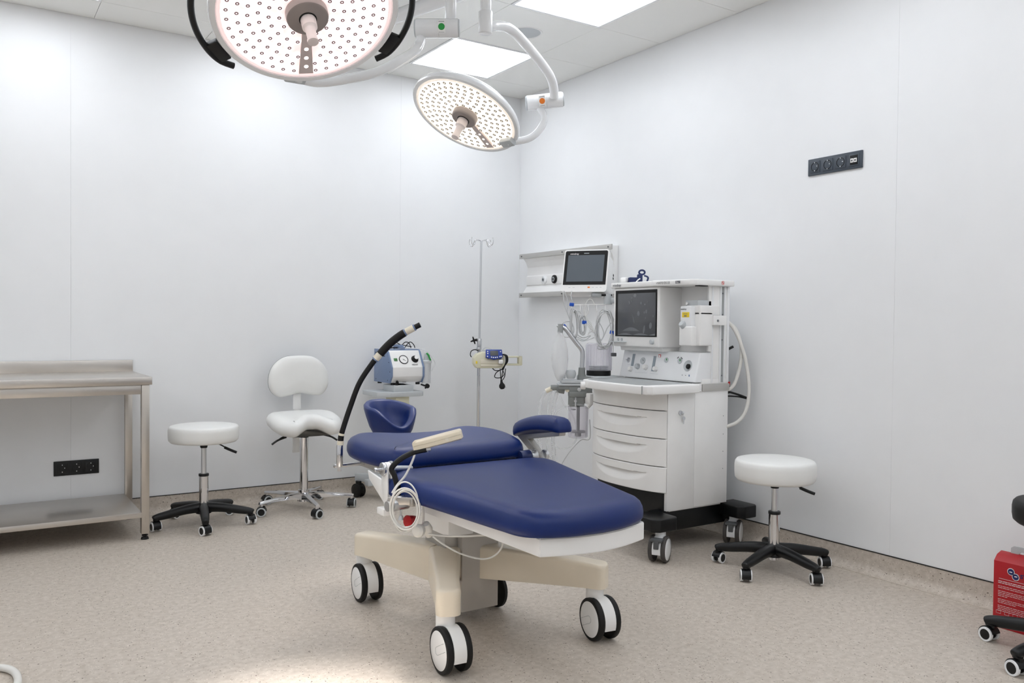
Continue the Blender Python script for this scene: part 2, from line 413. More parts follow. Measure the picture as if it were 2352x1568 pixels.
# ---------------------------------------------------------------- small casters
def small_caster(t, x, y, ang, hood, tyre, r=.026, z0=0, top=.062):
    # twin wheel furniture caster: hood with stem, two tyres as sub-parts
    a = Vector((math.cos(ang), math.sin(ang), 0)); c = Vector((x, y, r)); f = Vector((-a.y, a.x, 0))
    b = B()
    for s in (-1, 1):
        b.cyl(c+a*(s*.0245), c+a*(s*.008), r*.74, seg=20)
    P = [];
    Rm = Matrix((f, a, Vector((0, 0, 1)))).transposed().to_4x4(); Rm.translation = c
    tb = bmesh.new(); n = 14; ra = r*1.14
    prof = [(ra*math.cos(PI*1.12-k*PI*1.05/n), ra*math.sin(PI*1.12-k*PI*1.05/n)) for k in range(n+1)]
    V0 = [tb.verts.new((p[0], -.0195, p[1])) for p in prof]+[tb.verts.new((0, -.0195, -.006))]
    V1 = [tb.verts.new((p[0], .0195, p[1])) for p in prof]+[tb.verts.new((0, .0195, -.006))]
    tb.faces.new(V0); tb.faces.new(V1[::-1])
    for i in range(len(V0)):
        j = (i+1) % len(V0); tb.faces.new((V0[i], V1[i], V1[j], V0[j]))
    bmesh.ops.recalc_face_normals(tb, faces=tb.faces[:]); b.add(tb, 0, Rm)
    b.cyl(c+f*.012+Vector((0, 0, r*.9)), c+f*.012+Vector((0, 0, top-r)), .0085, seg=14)
    o = part('caster', b, hood, t, True)
    for s in (-1, 1):
        bb = B(); bb.lathe([(r*.72, .0), (r*.97, .0), (r, .002), (r, .0095), (r*.97, .0115), (r*.72, .0115), (r*.72, 0)], c+a*(s*.0135 if s > 0 else -.025), a, 26)
        part('tyre', bb, tyre, o, True)
def stool(label, cx, cy, a0, seat_m, seat_r, ztop, thick, lever_ang, R=.255, mats=None, casters=None, zcol=(.255), group='round swivel stools on five black legs'):
    t = thing('swivel_stool', label, 'stool', (cx, cy, 0), 0, group)
    for k in range(5):
        a = a0+k*2*PI/5; d = Vector((math.cos(a), math.sin(a), 0)); C = Vector((cx, cy, 0))
        b = B()
        b.tube([C+d*.015+Vector((0, 0, .098)), C+d*.10+Vector((0, 0, .095)), C+d*(R-.05)+Vector((0, 0, .080)), C+d*(R-.005)+Vector((0, 0, .074)), C+d*(R+.012)+Vector((0, 0, .066))],
               lambda u: .029-.011*min(1, u*1.3) if u < .93 else .017*(1.02-(u-.93)*4), 5, 14)
        b.cyl(C+d*(R-.003)+Vector((0, 0, .058)), C+d*(R-.003)+Vector((0, 0, .078)), .0165, seg=16)
        part('leg', b, M['black'], t, True)
        small_caster(t, cx+d.x*R, cy+d.y*R, (casters[k] if casters else a+1.2+k*.7), M['black'], M['whitegloss'])
    b = B(); b.cyl((cx, cy, .066), (cx, cy, .12), .042, .036, 28); part('hub', b, M['black'], t, True)
    b = B(); b.cyl((cx, cy, .05), (cx, cy, zcol), .025, seg=32); part('column_sleeve', b, M['chrome'], t, True)
    b = B(); b.cyl((cx, cy, zcol-.004), (cx, cy, zcol+.010), .0275, seg=28, bev=.002); part('collar', b, M['black'], t, True)
    b = B(); b.cyl((cx, cy, zcol), (cx, cy, ztop-thick-.02), .0145, seg=24); part('gas_piston', b, M['alu'], t, True)
    b = B(); b.cyl((cx, cy, ztop-thick-.036), (cx, cy, ztop-thick+.002), .018, .026, 24); b.cyl((cx, cy, ztop-thick-.006), (cx, cy, ztop-thick+.004), .085, seg=28); part('seat_mount', b, M['black'], t, True)
    T = thick; r = seat_r
    b = B(); b.lathe([(0, 0), (r*.93, 0), (r*.985, T*.12), (r, T*.35), (r, T*.68), (r*.985, T*.86), (r*.95, T*.95), (r*.88, T*.985), (r*.5, T*1.03), (0, T*1.05)], (cx, cy, ztop-T), (0, 0, 1), 56)
    part('seat', b, seat_m, t, True, angle=60)
    d = Vector((math.cos(lever_ang), math.sin(lever_ang), 0)); C = Vector((cx, cy, 0)); z = ztop-thick
    b = B(); b.tube([C+d*.03+Vector((0, 0, z-.012)), C+d*.08+Vector((0, 0, z-.014)), C+d*.125+Vector((0, 0, z-.036))], .0035, seg=8)
    b.tube([C+d*.115+Vector((0, 0, z-.033)), C+d*.15+Vector((0, 0, z-.048)), C+d*.182+Vector((0, 0, z-.060))], .0075, seg=10)
    part('height_lever', b, M['black'], t, True)
    return t
DEG = PI/180
stool('round white swivel stool beside the steel bench', -2.373, -.416, 187*DEG, M['seatwhite'], .187, .556, .092, -33*DEG, R=.257, zcol=.275, casters=[v*DEG for v in (10, 20, 185, 70, 120)])
stool('round white swivel stool in front of the right wall, beside the drawer cabinet', -.34, -2.665, 120*DEG, M['seatwhite'], .183, .518, .10, -36*DEG, R=.255, zcol=.265, casters=[v*DEG for v in (100, -42, -38, -30, -25)])
stool('black swivel stool cut by the right picture edge, in front of the red box', -.354, -3.93, 95.5*DEG, M['rubber'], .19, .545, .08, -30*DEG, R=.268, zcol=.255, casters=[v*DEG for v in (172, 165, 172, 60, 100)])

# ---------------------------------------------------------------- saddle chair
cx, cy = -1.765, -.314
t = thing('saddle_chair', 'white saddle seat chair with bean shaped backrest and chrome five star base', 'chair', (cx, cy, 0))
C = Vector((cx, cy, 0))
for k in range(5):
    a = (194+72*k)*DEG; d = Vector((math.cos(a), math.sin(a), 0)); s = Vector((-d.y, d.x, 0)); Rr = .285
    b = B(); tb = bmesh.new()
    sec = [(.02, .022, .062, .105), (.10, .016, .070, .100), (.2, .013, .072, .092), (Rr-.012, .0125, .070, .086), (Rr+.012, .0115, .066, .082)]
    rings = []
    for (u_, w_, z0, z1) in sec:
        p = C+d*u_; rings.append([tb.verts.new(p+s*q[0]*w_+Vector((0, 0, q[1]))) for q in ((-1, z0), (1, z0), (.95, z1-.006), (.55, z1), (-.55, z1), (-.95, z1-.006))])
    for A_, B_ in zip(rings[:-1], rings[1:]):
        for i in range(6): tb.faces.new((A_[i], A_[(i+1) % 6], B_[(i+1) % 6], B_[i]))
    tb.faces.new(rings[0]); tb.faces.new(rings[-1][::-1]); bmesh.ops.recalc_face_normals(tb, faces=tb.faces[:]); b.add(tb)
    b.cyl(C+d*Rr+Vector((0, 0, .052)), C+d*Rr+Vector((0, 0, .07)), .011, seg=16)
    part('leg', b, M['chrome'], t, True)
    small_caster(t, cx+d.x*Rr, cy+d.y*Rr, [250, -70, -35, 60, 100][k]*DEG, M['black'], M['grey'], r=.027, top=.06)
b = B(); b.cyl(C+Vector((0, 0, .05)), C+Vector((0, 0, .118)), .038, .033, 32); b.cyl(C+Vector((0, 0, .1)), C+Vector((0, 0, .435)), .0255, seg=36); part('column', b, M['chrome'], t, True)
b = B(); b.cyl(C+Vector((0, 0, .435)), C+Vector((0, 0, .446)), .0275, seg=28); b.cyl(C+Vector((0, 0, .446)), C+Vector((0, 0, .462)), .018, seg=20); b.box(C+Vector((0, 0, .476)), (.10, .12, .032), bev=.008); part('tilt_mechanism', b, M['black'], t, True)
for sgn, ln in ((-1, .2), (1, .17)):
    b = B(); p = C+Vector((0, -.05, .475))
    b.tube([p+Vector((sgn*.05, 0, 0)), p+Vector((sgn*(ln-.06), -.01, -.022)), p+Vector((sgn*(ln-.03), -.012, -.035))], .006, seg=8)
    b.tube([p+Vector((sgn*(ln-.07), -.012, -.024)), p+Vector((sgn*(ln-.02), -.012, -.040)), p+Vector((sgn*(ln+.015), -.012, -.062))], .0095, seg=10, flat=.6)
    part('adjusting_lever', b, M['black'], t, True)
def saddle_z(x, y):
    u_, v_ = (x-cx)/.21, (y-cy+.02)/.19
    front = max(0, min(1, .5-v_*.9))
    return .533+.004*math.exp(-(u_/.26)**2)*front**1.2+.006*max(0, v_)-.030*front**2*(abs(u_) > .2)*min(1, (abs(u_)-.2)/.3)*1.0
sad = [(-.0, -.155), (.05, -.175), (.115, -.205), (.17, -.17), (.208, -.08), (.215, .03), (.19, .115), (.12, .155), (0, .165), (-.12, .155), (-.19, .115), (-.215, .03), (-.208, -.08), (-.17, -.17), (-.115, -.205), (-.05, -.175)]
b = B(); b.pillow([(cx+x, cy+y) for x, y in sad], [(.05, -.045), (.022, -.038), (.006, -.02), (0, 0), (.003, .018), (.012, .034), (.03, .046), (.055, .051)], saddle_z, n=5, crown=-.004)
part('seat', b, M['seatwhite'], t, True, angle=70)
# backrest
bean = [(0, .128), (.09, .118), (.155, .07), (.183, 0), (.175, -.066), (.13, -.108), (.07, -.104), (0, -.090), (-.07, -.104), (-.13, -.108), (-.175, -.066), (-.183, 0), (-.155, .07), (-.09, .118)]
def bean_part(name, prof, m, y0, sc=1):
    b = B(); b.pillow([(x*sc*1.07, z*sc*1.06) for x, z in bean], prof, lambda x, z: 0, n=6, crown=.004)
    # the pillow lies in XY; stand it up facing -Y, turned a little
    mt = Matrix.Translation((cx+.015, cy+y0, .788)) @ Matrix.Rotation(6*DEG, 4, 'Z') @ Matrix.Rotation(PI/2-4*DEG, 4, 'X')
    b.bm.transform(mt); return part(name, b, m, t, True, angle=60)
bean_part('backrest', [(.004, 0), (0, .006), (0, .016), (.006, .026), (.02, .034), (.045, .038)], M['seatwhite'], .155)
bean_part('backrest_shell', [(.02, 0), (.006, .003), (.0, .010), (-.001, .018), (.004, .020)], M['midgrey'], .172)
b = B(); b.box((cx+.01, cy+.163, .640), (.05, .008, .10), bev=.002); b.box((cx+.01, cy+.165, .54), (.036, .008, .22), bev=.002); b.box((cx+.01, cy+.165, .385), (.05, .016, .13), bev=.003)
b.box((cx+.01, cy+.1, .43), (.04, .14, .01)); part('back_support', b, M['white'], t, True)

# ---------------------------------------------------------------- operating table
TX = -1.89
tb_ = thing('operating_table', 'wheeled operating table with navy vinyl pads on a cream base', 'operating table', (TX, -2.5, 0)); T = tb_
def big_caster(root, x, y, ang, r=.076, w=.088, m_t='rubber', m_c='white', m_b='white', groove=None, dot=False, stem=(0, 0), ztop=.19, pedal=False):
    a = Vector((math.cos(ang), math.sin(ang), 0)); f = Vector((-a.y, a.x, 0)); c = Vector((x, y, r)); h = w/2
    b = B()
    # centre hood between the wheels and the stem above
    tb = bmesh.new(); n = 22; ra = r*.985; A0, A1 = -.35, PI+.35
    if pedal: A0, A1 = -.25, PI+.3
    prof = [(ra*math.cos(A0+(A1-A0)*k/n), ra*math.sin(A0+(A1-A0)*k/n)) for k in range(n+1)]
    k_ = w*.25
    V0 = [tb.verts.new((p[0], -k_, p[1])) for p in prof]; V1 = [tb.verts.new((p[0], k_, p[1])) for p in prof]
    tb.faces.new(V0); tb.faces.new(V1[::-1])
    for i in range(len(V0)):
        j = (i+1) % len(V0); tb.faces.new((V0[i], V1[i], V1[j], V0[j]))
    bmesh.ops.recalc_face_normals(tb, faces=tb.faces[:])
    Rm = Matrix((f, a, Vector((0, 0, 1)))).transposed().to_4x4(); Rm.translation = c
    b.add(tb, 0, Rm)
    s0 = Vector((x+stem[0], y+stem[1], 0))
    b.cyl(s0+Vector((0, 0, r*1.4)), s0+Vector((0, 0, ztop)), r*.42, seg=28)
    o = part('caster', b, M[m_b], root, True)
    for s in (-1, 1):
        q = c+a*(s*k_*1.02); wd = h-k_
        bb = B(); bb.lathe([(r*.3, 0), (r*.96, 0), (r, wd*.2), (r, wd*.7), (r*.97, wd*.93), (r*.93, wd), (r*.8, wd), (r*.8, wd*.9), (r*.3, wd*.9), (r*.3, 0)], q, a*s, 44)
        part('tyre', bb, M[m_t], o, True)
        bb = B(); bb.lathe([(0, wd*.85), (0, wd*1.16), (r*.5, wd*1.14), (r*.82, wd*1.02), (r*.86, wd*.9), (r*.8, wd*.85), (0, wd*.85)], q, a*s, 44)
        if groove is not None:
            g = groove; e1 = f*math.cos(g)+Vector((0, 0, 1))*math.sin(g); e2 = -f*math.sin(g)+Vector((0, 0, 1))*math.cos(g)
            P = [e1*(r*.72)+e2*(r*.17), e1*(r*.05)+e2*(r*.17)]+[e1*(-r*.05+r*-.17*math.sin(k*PI/6))+e2*(r*.17*math.cos(k*PI/6)) for k in range(7)]+[e1*(r*.05)-e2*(r*.17), e1*(r*.72)-e2*(r*.17)]
            P = [q+a*s*(wd*(1.16-.12*(v.length/r)**2))+v for v in P]
            bb.tube(P, .0007, smooth=False, seg=6, mi=1)
        part('wheel_cover', bb, [M[m_c], M['midgrey']], o, True)
    if pedal:
        bb = B(); d = f*pedal
        Rp = Matrix((d, a, Vector((0, 0, 1)))).transposed().to_4x4(); Rp.translation = c+d*(r*.55)+Vector((0, 0, r*.80))
        bb.box((0, 0, 0), (r*.95, w*.72, r*.22), bev=.005); bb.box((r*.42, 0, -r*.35), (r*.18, w*.3, r*.6), bev=.003); bb.bm.transform(Rp)
        part('brake_pedal', bb, M['darkgrey'], o, True)
    return o
spots = dict(N=(-2.168, -2.872), R=(-1.574, -2.905), L=(-2.115, -2.075), F=(-1.60, -2.09))
big_caster(T, *spots['N'], 176*DEG, groove=118*DEG-PI/2, ztop=.19, stem=(-.005, .03))
big_caster(T, *spots['R'], 172*DEG, groove=25*DEG-PI, ztop=.19, stem=(-.005, .025))
big_caster(T, *spots['L'], 176*DEG, groove=118*DEG-PI/2, ztop=.19, stem=(.0, .03))
big_caster(T, *spots['F'], 176*DEG, ztop=.19, stem=(0, .03))
b = B(); b.lathe([(0, 0), (.062, 0), (.07, .006), (.07, .018), (.062, .024), (0, .024)], (-1.722, -2.42, .072), (1, .05, 0), 36); b.box((-1.71, -2.42, .13), (.03, .04, .10), bev=.004)
part('guide_wheel', b, M['rubber'], T, True)
# cream X base: four arms and a hub
def base_arm(root, p, ztip0, ztip1, w=.041):
    R0 = Vector((root[0], root[1], 0)); d = Vector((p[0], p[1], 0))-R0; L = d.length+.038; d.normalize(); s = Vector((-d.y, d.x, 0)); rc = .028
    st = [(k/12*(L-rc), 0) for k in range(13)]+[(L-rc+rc*math.sin(a*PI/16), rc*(1-math.cos(a*PI/16))) for a in range(1, 9)]
    tb = bmesh.new(); rings = []
    for u_, dw in st:
        f = u_/L; q = R0+d*u_; zt = .292-(.292-ztip1)*f**1.5; zb = .165+(ztip0-.165)*min(1, f*1.15); ww = w*(1.45-.45*min(1, f*1.4))-dw; rr = .016
        zt -= .3*dw; rr = min(rr, ww*.85)
        sec = [(-ww, zb), (ww, zb), (ww, zt-rr), (ww-rr*.08, zt-rr*.62), (ww-rr*.3, zt-rr*.3), (ww-rr*.62, zt-rr*.08), (ww-rr, zt), (-ww+rr, zt), (-ww+rr*.62, zt-rr*.08), (-ww+rr*.3, zt-rr*.3), (-ww+rr*.08, zt-rr*.62), (-ww, zt-rr)]
        rings.append([tb.verts.new(q+s*a_+Vector((0, 0, z_))) for a_, z_ in sec])
    m = 12
    for A_, B_ in zip(rings[:-1], rings[1:]):
        for i in range(m): tb.faces.new((A_[i], A_[(i+1) % m], B_[(i+1) % m], B_[i]))
    tb.faces.new(rings[0]); tb.faces.new(rings[-1][::-1]); bmesh.ops.recalc_face_normals(tb, faces=tb.faces[:])
    b = B(); b.add(tb); part('base_arm', b, M['beige'], T, True, angle=50)
for k, dy, r0 in (('N', .022, (-1.975, -2.47)), ('R', .02, (-1.83, -2.47)), ('L', .02, (-1.975, -2.43)), ('F', .02, (-1.83, -2.43))):
    base_arm(r0, (spots[k][0], spots[k][1]+dy), .185, .272)
b = B(); b.box((-1.90, -2.44, .228), (.22, .17, .122), bev=.018, seg=3); part('base_hub', b, M['beige'], T, True)
b = B(); b.mm((-1.935, -2.535, .05), (-1.775, -2.33, .45), bev=.003); b.mm((-1.958, -2.50, .05), (-1.90, -2.36, .16), bev=.004); part('column_cover', b, mat('stone_grey_paint', (196, 190, 182), .35), T, True)
b = B(); b.mm((-1.99, -2.50, .28), (-1.90, -2.34, .45), bev=.004); part('column_inner', b, M['rail'], T, True)
# seat frame
def zleg(y): return .497+(y+3.2)*.035        # underside of the leg pad falls gently to the foot
def hw(y):   # half width of the leg frame
    return .205+(y+3.25)*.10
fr = []
for k in range(9):   # curved foot end
    a = -1+2*k/8; fr.append((TX+.02+a*.205, -3.232-.042*math.cos(a*PI/2)))
poly = fr+[(TX+.02+hw(-2.6), -2.6), (TX-hw(-2.6)+.02, -2.6)]
tbm = bmesh.new(); n = len(poly)
lo = [tbm.verts.new((x, y, zleg(y)-.052)) for x, y in poly]; hi = [tbm.verts.new((x, y, zleg(y)+.004)) for x, y in poly]
tbm.faces.new(lo); tbm.faces.new(hi[::-1])
for i in range(n): tbm.faces.new((lo[i], lo[(i+1) % n], hi[(i+1) % n], hi[i]))
bmesh.ops.recalc_face_normals(tbm, faces=tbm.faces[:]); bmesh.ops.bevel(tbm, geom=[e for e in tbm.edges if e.calc_face_angle(0) > .5], offset=.003, segments=2, affect='EDGES')
b = B(); b.add(tbm); part('leg_frame', b, M['white'], T, True, angle=30)
b = B(); b.mm((TX-.245, -2.597, .470), (TX+.26, -2.40, .53), bev=.003); b.mm((TX-.14, -2.60, .36), (TX-.035, -2.40, .475), bev=.003); part('seat_frame', b, M['white'], T, True)
b = B(); b.mm((TX-.05, -2.72, .395), (TX+.14, -2.42, .475), bev=.004); part('drive_housing', b, M['black'], T, True)
# seat and leg pad
def padline(pts): return [(TX+x, y) for x, y in pts]+[(TX-x, y) for x, y in reversed(pts) if x > .001]
leg = padline([(0, -3.288), (.11, -3.278), (.20, -3.245), (.242, -3.20), (.258, -3.13), (.285, -2.98), (.318, -2.80), (.350, -2.64), (.362, -2.57), (.345, -2.51), (.28, -2.475), (.12, -2.47), (0, -2.47)])
prof = [(.022, 0), (.006, .003), (0, .014), (-.001, .030), (.002, .046), (.009, .060), (.021, .070), (.038, .0755), (.06, .077)]
b = B(); b.pillow(leg, prof, lambda x, y: zleg(y)+.006+.012*max(0, (y+2.75)/.25)*0, n=5, crown=0)
part('seat_pad', b, M['blue'], T, True, angle=75)
# back pad, shoulders and a hollow for the head rest
back = padline([(0, -2.455), (.12, -2.455), (.25, -2.45), (.30, -2.425), (.335, -2.34), (.352, -2.22), (.335, -2.12), (.29, -2.055), (.235, -2.03), (.17, -2.045), (.10, -2.085), (.04, -2.10), (0, -2.10)])
def zback(x, y): return .590+(y+2.45)*.055
b = B(); b.pillow(back, [(.022, 0), (.006, .004), (0, .018), (0, .034), (.004, .050), (.013, .062), (.03, .071), (.055, .075)], zback, n=5)
part('back_pad', b, M['blue'], T, True, angle=75)
b = B(); b.mm((TX-.27, -2.43, .555), (TX+.27, -2.10, .59), bev=.006); b.mm((TX-.20, -2.1, .565), (TX-.17, -1.95, .58)); part('back_frame', b, M['rail'], T, True)
# head cup: a deep oval shell
b = B(); HC = Vector((TX-.004, -1.83, .612))
def cup(u_, v_):
    # u around (0..1) v along profile outside -> rim -> inside
    th = u_*2*PI
    P = [(0, .0), (.052, .0), (.078, .02), (.096, .055), (.108, .095), (.115, .125), (.115, .138), (.106, .146), (.092, .143), (.082, .126), (.072, .088), (.052, .055), (.03, .043), (0, .038)]
    s_ = v_*(len(P)-1); i = min(int(s_), len(P)-2); f_ = s_-i; r_ = P[i][0]*(1-f_)+P[i+1][0]*f_; h_ = P[i][1]*(1-f_)+P[i+1][1]*f_
    k_ = h_/.14
    x = r_*.97*math.cos(th); y = r_*1.12*math.sin(th)
    # rim drops towards the neck, side nearest the back pad
    drop = .085*max(0, -math.sin(th))**3*k_
    lift = .03*max(0, math.sin(th))*k_
    return HC+Vector((x, y+lift*.6+.02*k_, h_-drop*.9+lift*.7))
tbm = bmesh.new(); NU, NV = 56, 39
V = [[tbm.verts.new(cup(i/NU, j/NV)) for j in range(NV+1)] for i in range(NU)]
for i in range(NU):
    for j in range(NV): tbm.faces.new((V[i][j], V[(i+1) % NU][j], V[(i+1) % NU][j+1], V[i][j+1]))
bmesh.ops.remove_doubles(tbm, verts=tbm.verts[:], dist=1e-5); bmesh.ops.recalc_face_normals(tbm, faces=tbm.faces[:]); b.add(tbm)
part('head_rest', b, M['blue'], T, True, angle=180)
b = B(); b.cyl((TX, -2.15, .575), (TX, -1.86, .595), .012); b.cyl((TX, -1.84, .57), (TX, -1.84, .618), .03); part('head_rest_rod', b, M['chrome'], T, True)
# left pivot bracket with toothed knob
kx, ky, kz = -2.262, -2.545, .618
b = B(); b.prism([(ky-.022, kz), (ky+.022, kz), (ky+.024, kz-.06), (ky-.002, .480), (ky-.026, .480), (ky-.028, kz-.06)], kx+.004, kx+.010, 'x', bev=.002)
b.prism([(ky-.022, kz), (ky+.022, kz), (ky+.024, kz-.06), (ky-.002, .480), (ky-.026, .480), (ky-.028, kz-.06)], kx+.020, kx+.026, 'x', bev=.002)
b.prism([(-2.386, .590), (-2.40, .560), (-2.53, .495), (-2.57, .495), (-2.57, .53), (-2.50, .575)], kx+.010, kx+.018, 'x', bev=.002); b.mm((-2.272, -2.572, .458), (-2.222, -2.515, .482), bev=.003)
part('pivot_bracket', b, M['white'], T, True)
b = B(); b.cyl((kx-.006, ky, kz), (kx+.004, ky, kz), .0235, seg=36, bev=.002); b.cyl((kx+.026, ky, kz), (kx+.034, ky, kz), .0245, seg=36, bev=.002); b.cyl((kx-.030, ky, kz), (kx-.004, ky, kz), .0045, seg=16, bev=.001); b.cyl((kx-.034, ky, kz), (kx-.024, ky, kz), .0075, seg=16, bev=.002)
for k in range(18):
    a = k*PI/9; b.box((kx+.030, ky+.0245*math.cos(a), kz+.0245*math.sin(a)), (.008, .004, .003), rot=Matrix.Rotation(a, 4, 'X'))
part('pivot_knob', b, M['alu'], T, True)
b = B(); b.cyl((kx+.006, ky, kz), (kx+.024, ky, kz), .0235, seg=36, bev=.002); part('pivot_disc', b, M['white'], T, True)
b = B(); b.cyl((kx+.03, ky, kz), (TX-.24, ky+.05, kz-.015), .010); part('pivot_axle', b, M['alu'], T, True)
# right pivot and arm rest
rx, ry, rz_ = -1.585, -2.455, .598
b = B(); b.cyl((rx-.045, ry, rz_), (rx+.004, ry, rz_), .026, seg=30, bev=.003); part('pivot_hub', b, M['navy'], T, True)
b = B(); b.cyl((rx+.004, ry, rz_), (rx+.034, ry, rz_), .0265, seg=36, bev=.002); b.cyl((rx+.074, ry, rz_), (rx+.090, ry, rz_), .022, seg=30, bev=.003)
for k in range(20):
    a = k*PI/10; b.box((rx+.012, ry+.027*math.cos(a), rz_+.027*math.sin(a)), (.010, .004, .003), rot=Matrix.Rotation(a, 4, 'X'))
part('pivot_knob', b, M['alu'], T, True)
ax = -1.515
b = B(); b.prism([(-2.475, .578), (-2.43, .575), (-2.285, .655), (-2.26, .668), (-2.585, .722), (-2.58, .690), (-2.36, .652)], ax-.010, ax+.022, 'x', bev=.003)
part('armrest_bracket', b, M['rail'], T, True)
def arm_pad():
    b = B(); out = [(-.036, -.165), (0, -.172), (.036, -.165), (.046, -.12), (.050, 0), (.046, .11), (.032, .155), (0, .168), (-.032, .155), (-.046, .11), (-.050, 0), (-.046, -.12)]
    b.pillow(out, [(.004, -.024), (.0, -.020), (-.001, -.006), (.002, .012), (.010, .024), (.024, .031)], lambda x, y: -.7*y*y, n=5, crown=.004)
    b.bm.transform(Matrix.Translation((ax+.005, -2.425, .722)) @ Matrix.Rotation(-9*DEG, 4, 'X')); return b
part('armrest_pad', arm_pad(), M['blue'], T, True, angle=75)
# side rail with clamp and black bent arm holding the handset
b = B(); b.mm((-2.24, -2.72, .515), (-2.222, -2.53, .54), bev=.002); part('side_rail', b, M['steel'], T, True)
b = B(); b.cyl((-2.290, -2.668, .520), (-2.225, -2.655, .520), .025, seg=28, bev=.002); b.cyl((-2.305, -2.67, .515), (-2.288, -2.668, .515), .017, seg=20); b.cyl((-2.255, -2.675, .478), (-2.255, -2.675, .500), .004); b.cyl((-2.255, -2.675, .466), (-2.255, -2.675, .480), .010, .006, 16)
part('rail_clamp', b, M['alu'], T, True)
b = B(); b.box((-2.262, -2.692, .533), (.092, .005, .024), rz=-33*DEG, bev=.001); part('clamp_bar', b, M['steel'], T, True)
b = B(); b.cyl((-2.245, -2.63, .535), (-2.247, -2.628, .575), .015, .0115, 18); b.tube([(-2.246, -2.628, .565), (-2.254, -2.620, .606), (-2.262, -2.615, .632), (-2.236, -2.632, .664), (-2.198, -2.655, .687), (-2.162, -2.678, .697)], .0095, 6, 12)
part('handset_arm', b, M['black'], T, True)
b = B(); b.cyl((-2.166, -2.676, .697), (-2.150, -2.686, .6995), .0075, seg=6); b.tube([(-2.17, -2.674, .715), (-2.164, -2.672, .70), (-2.163, -2.674, .688), (-2.156, -2.68, .69)], .0015, seg=6); part('arm_bolt', b, M['alu'], T, True)
# gooseneck with silver-white bands at the head end
b = B(); b.tube([(-2.275, -2.14, .571), (-2.02, -2.10, .572)], .006, smooth=False, seg=10); b.mm((-2.283, -2.148, .565), (-2.15, -2.125, .577), bev=.001); b.cyl((-2.268, -2.155, .57), (-2.268, -2.155, .655), .0125, seg=22, bev=.002); b.cyl((-2.268, -2.155, .553), (-2.268, -2.155, .57), .009, seg=8)
part('gooseneck_post', b, M['chrome'], T, True)
gp = [(-2.266, -2.157, .655), (-2.263, -2.158, .691), (-2.254, -2.164, .73), (-2.233, -2.176, .805), (-2.204, -2.192, .894), (-2.165, -2.214, .965), (-2.14, -2.231, 1.003), (-2.105, -2.252, 1.048), (-2.07, -2.276, 1.082), (-2.035, -2.298, 1.106), (-2.006, -2.317, 1.124)]
G = catmull(gp, 8); nG = len(G)
for g0, g1, gr in ((4, 9, .0115), (10, 45, .0105), (49, 68, .0155), (75, nG, .0105)):
    b = B(); b.tube(G[g0:g1], gr, smooth=False, seg=14); part('gooseneck_hose', b, M['rubber'], T, True)
for g0, g1, gr in ((0, 5, .0125), (8, 11, .0115), (45, 50, .0138), (68, 75, .0135)):
    b = B(); b.tube(G[g0:g1], gr, smooth=False, seg=14); part('gooseneck_collar', b, M['cream'], T, True)
b = B(); b.tube(G[44:46], .0137, smooth=False, seg=14); b.tube(G[67:69], .0142, smooth=False, seg=14); b.tube(G[73:76], .0132, smooth=False, seg=14); part('gooseneck_ring', b, M['steelblue'], T, True)
b = B(); b.lathe([(.011, 0), (.019, .012), (.021, .035), (.018, .046), (.006, .05), (0, .05)], (-2.19, -2.66, .452), (-1, -.4, .1), 24); b.lathe([(.02, 0), (.022, .01), (.006, .014), (0, .014)], (-2.22, -2.672, .456), (-1, -.3, 0), 24); part('release_knob', b, M['red'], T, True)

# handset with its coiled cord
t = thing('hand_controller', 'ivory handset resting on a black bent arm, its white cord coiled below', 'remote control', (-2.12, -2.68, .70))
d = (Vector((-2.049, -2.725, .752))-Vector((-2.191, -2.634, .706))).normalized(); sd = Vector((.54, .84, 0)); sd = (sd-d*sd.dot(d)).normalized(); n_ = d.cross(sd)
if n_.z < 0: n_ = -n_
Rm = Matrix((d, sd, n_)).transposed().to_4x4(); Rm.translation = Vector((-2.12, -2.68, .7285))
def handset(z0, z1, rr):
    b = B(); L = .086
    out = [(-L, -.022), (-L, .022), (-L+.01, .028), (0, .034), (L*.35, .036), (L-.01, .032), (L, .024), (L, -.024), (L-.01, -.032), (L*.35, -.036), (0, -.034), (-L+.01, -.028)]
    h = z1-z0; pr_ = [(rr, 0), (0, h*.25), (0, h)] if z0 < 0 else [(0, 0), (0, h*.6), (rr*.5, h*.9), (rr*1.4, h)]
    b.pillow(out, pr_, lambda x, y: z0, n=4); b.bm.transform(Rm); return b
part('lower_shell', handset(-.0175, -.0003, .007), M['ctrl'], t, True, angle=50)
part('upper_shell', handset(.0003, .0155, .006), M['ctrl'], t, True, angle=50)
b = B(); b.box((.035, -.0345, -.005), (.012, .004, .012), bev=.001)
for i in range(3):
    for j in (-1, 1): b.box((-.03+i*.035, j*.012, .0135), (.018, .010, .003), bev=.001)
b.bm.transform(Rm); part('button', b, M['cream'], t, True)
b = B(); b.tube([(-2.188, -2.638, .697), (-2.196, -2.656, .68), (-2.208, -2.652, .645), (-2.228, -2.648, .607), (-2.252, -2.64, .578), (-2.268, -2.632, .55)], .0040, 8, 10)
rc = Vector((-2.256, -2.708, .511)); e1 = Vector((.836, -.548, 0))
for k in range(5):
    P = []
    for q in range(14):
        a = q*2*PI/14; rx_ = .045+.005*math.sin(k*2.1); rz2 = .064+.005*math.cos(k*1.7)+(.014 if k == 0 else 0)
        P.append(rc+e1*(rx_*math.cos(a)+.006*math.sin(a)+.004*math.sin(k*3))+Vector((0, 0, rz2*math.sin(a)+.004*math.cos(k*5)-.012*math.cos(a)))+Vector((-.33, -.94, 0))*(.004*k+.004*math.sin(2*a+k)))
    b.tube(P, .0027, 5, 8, closed=True)
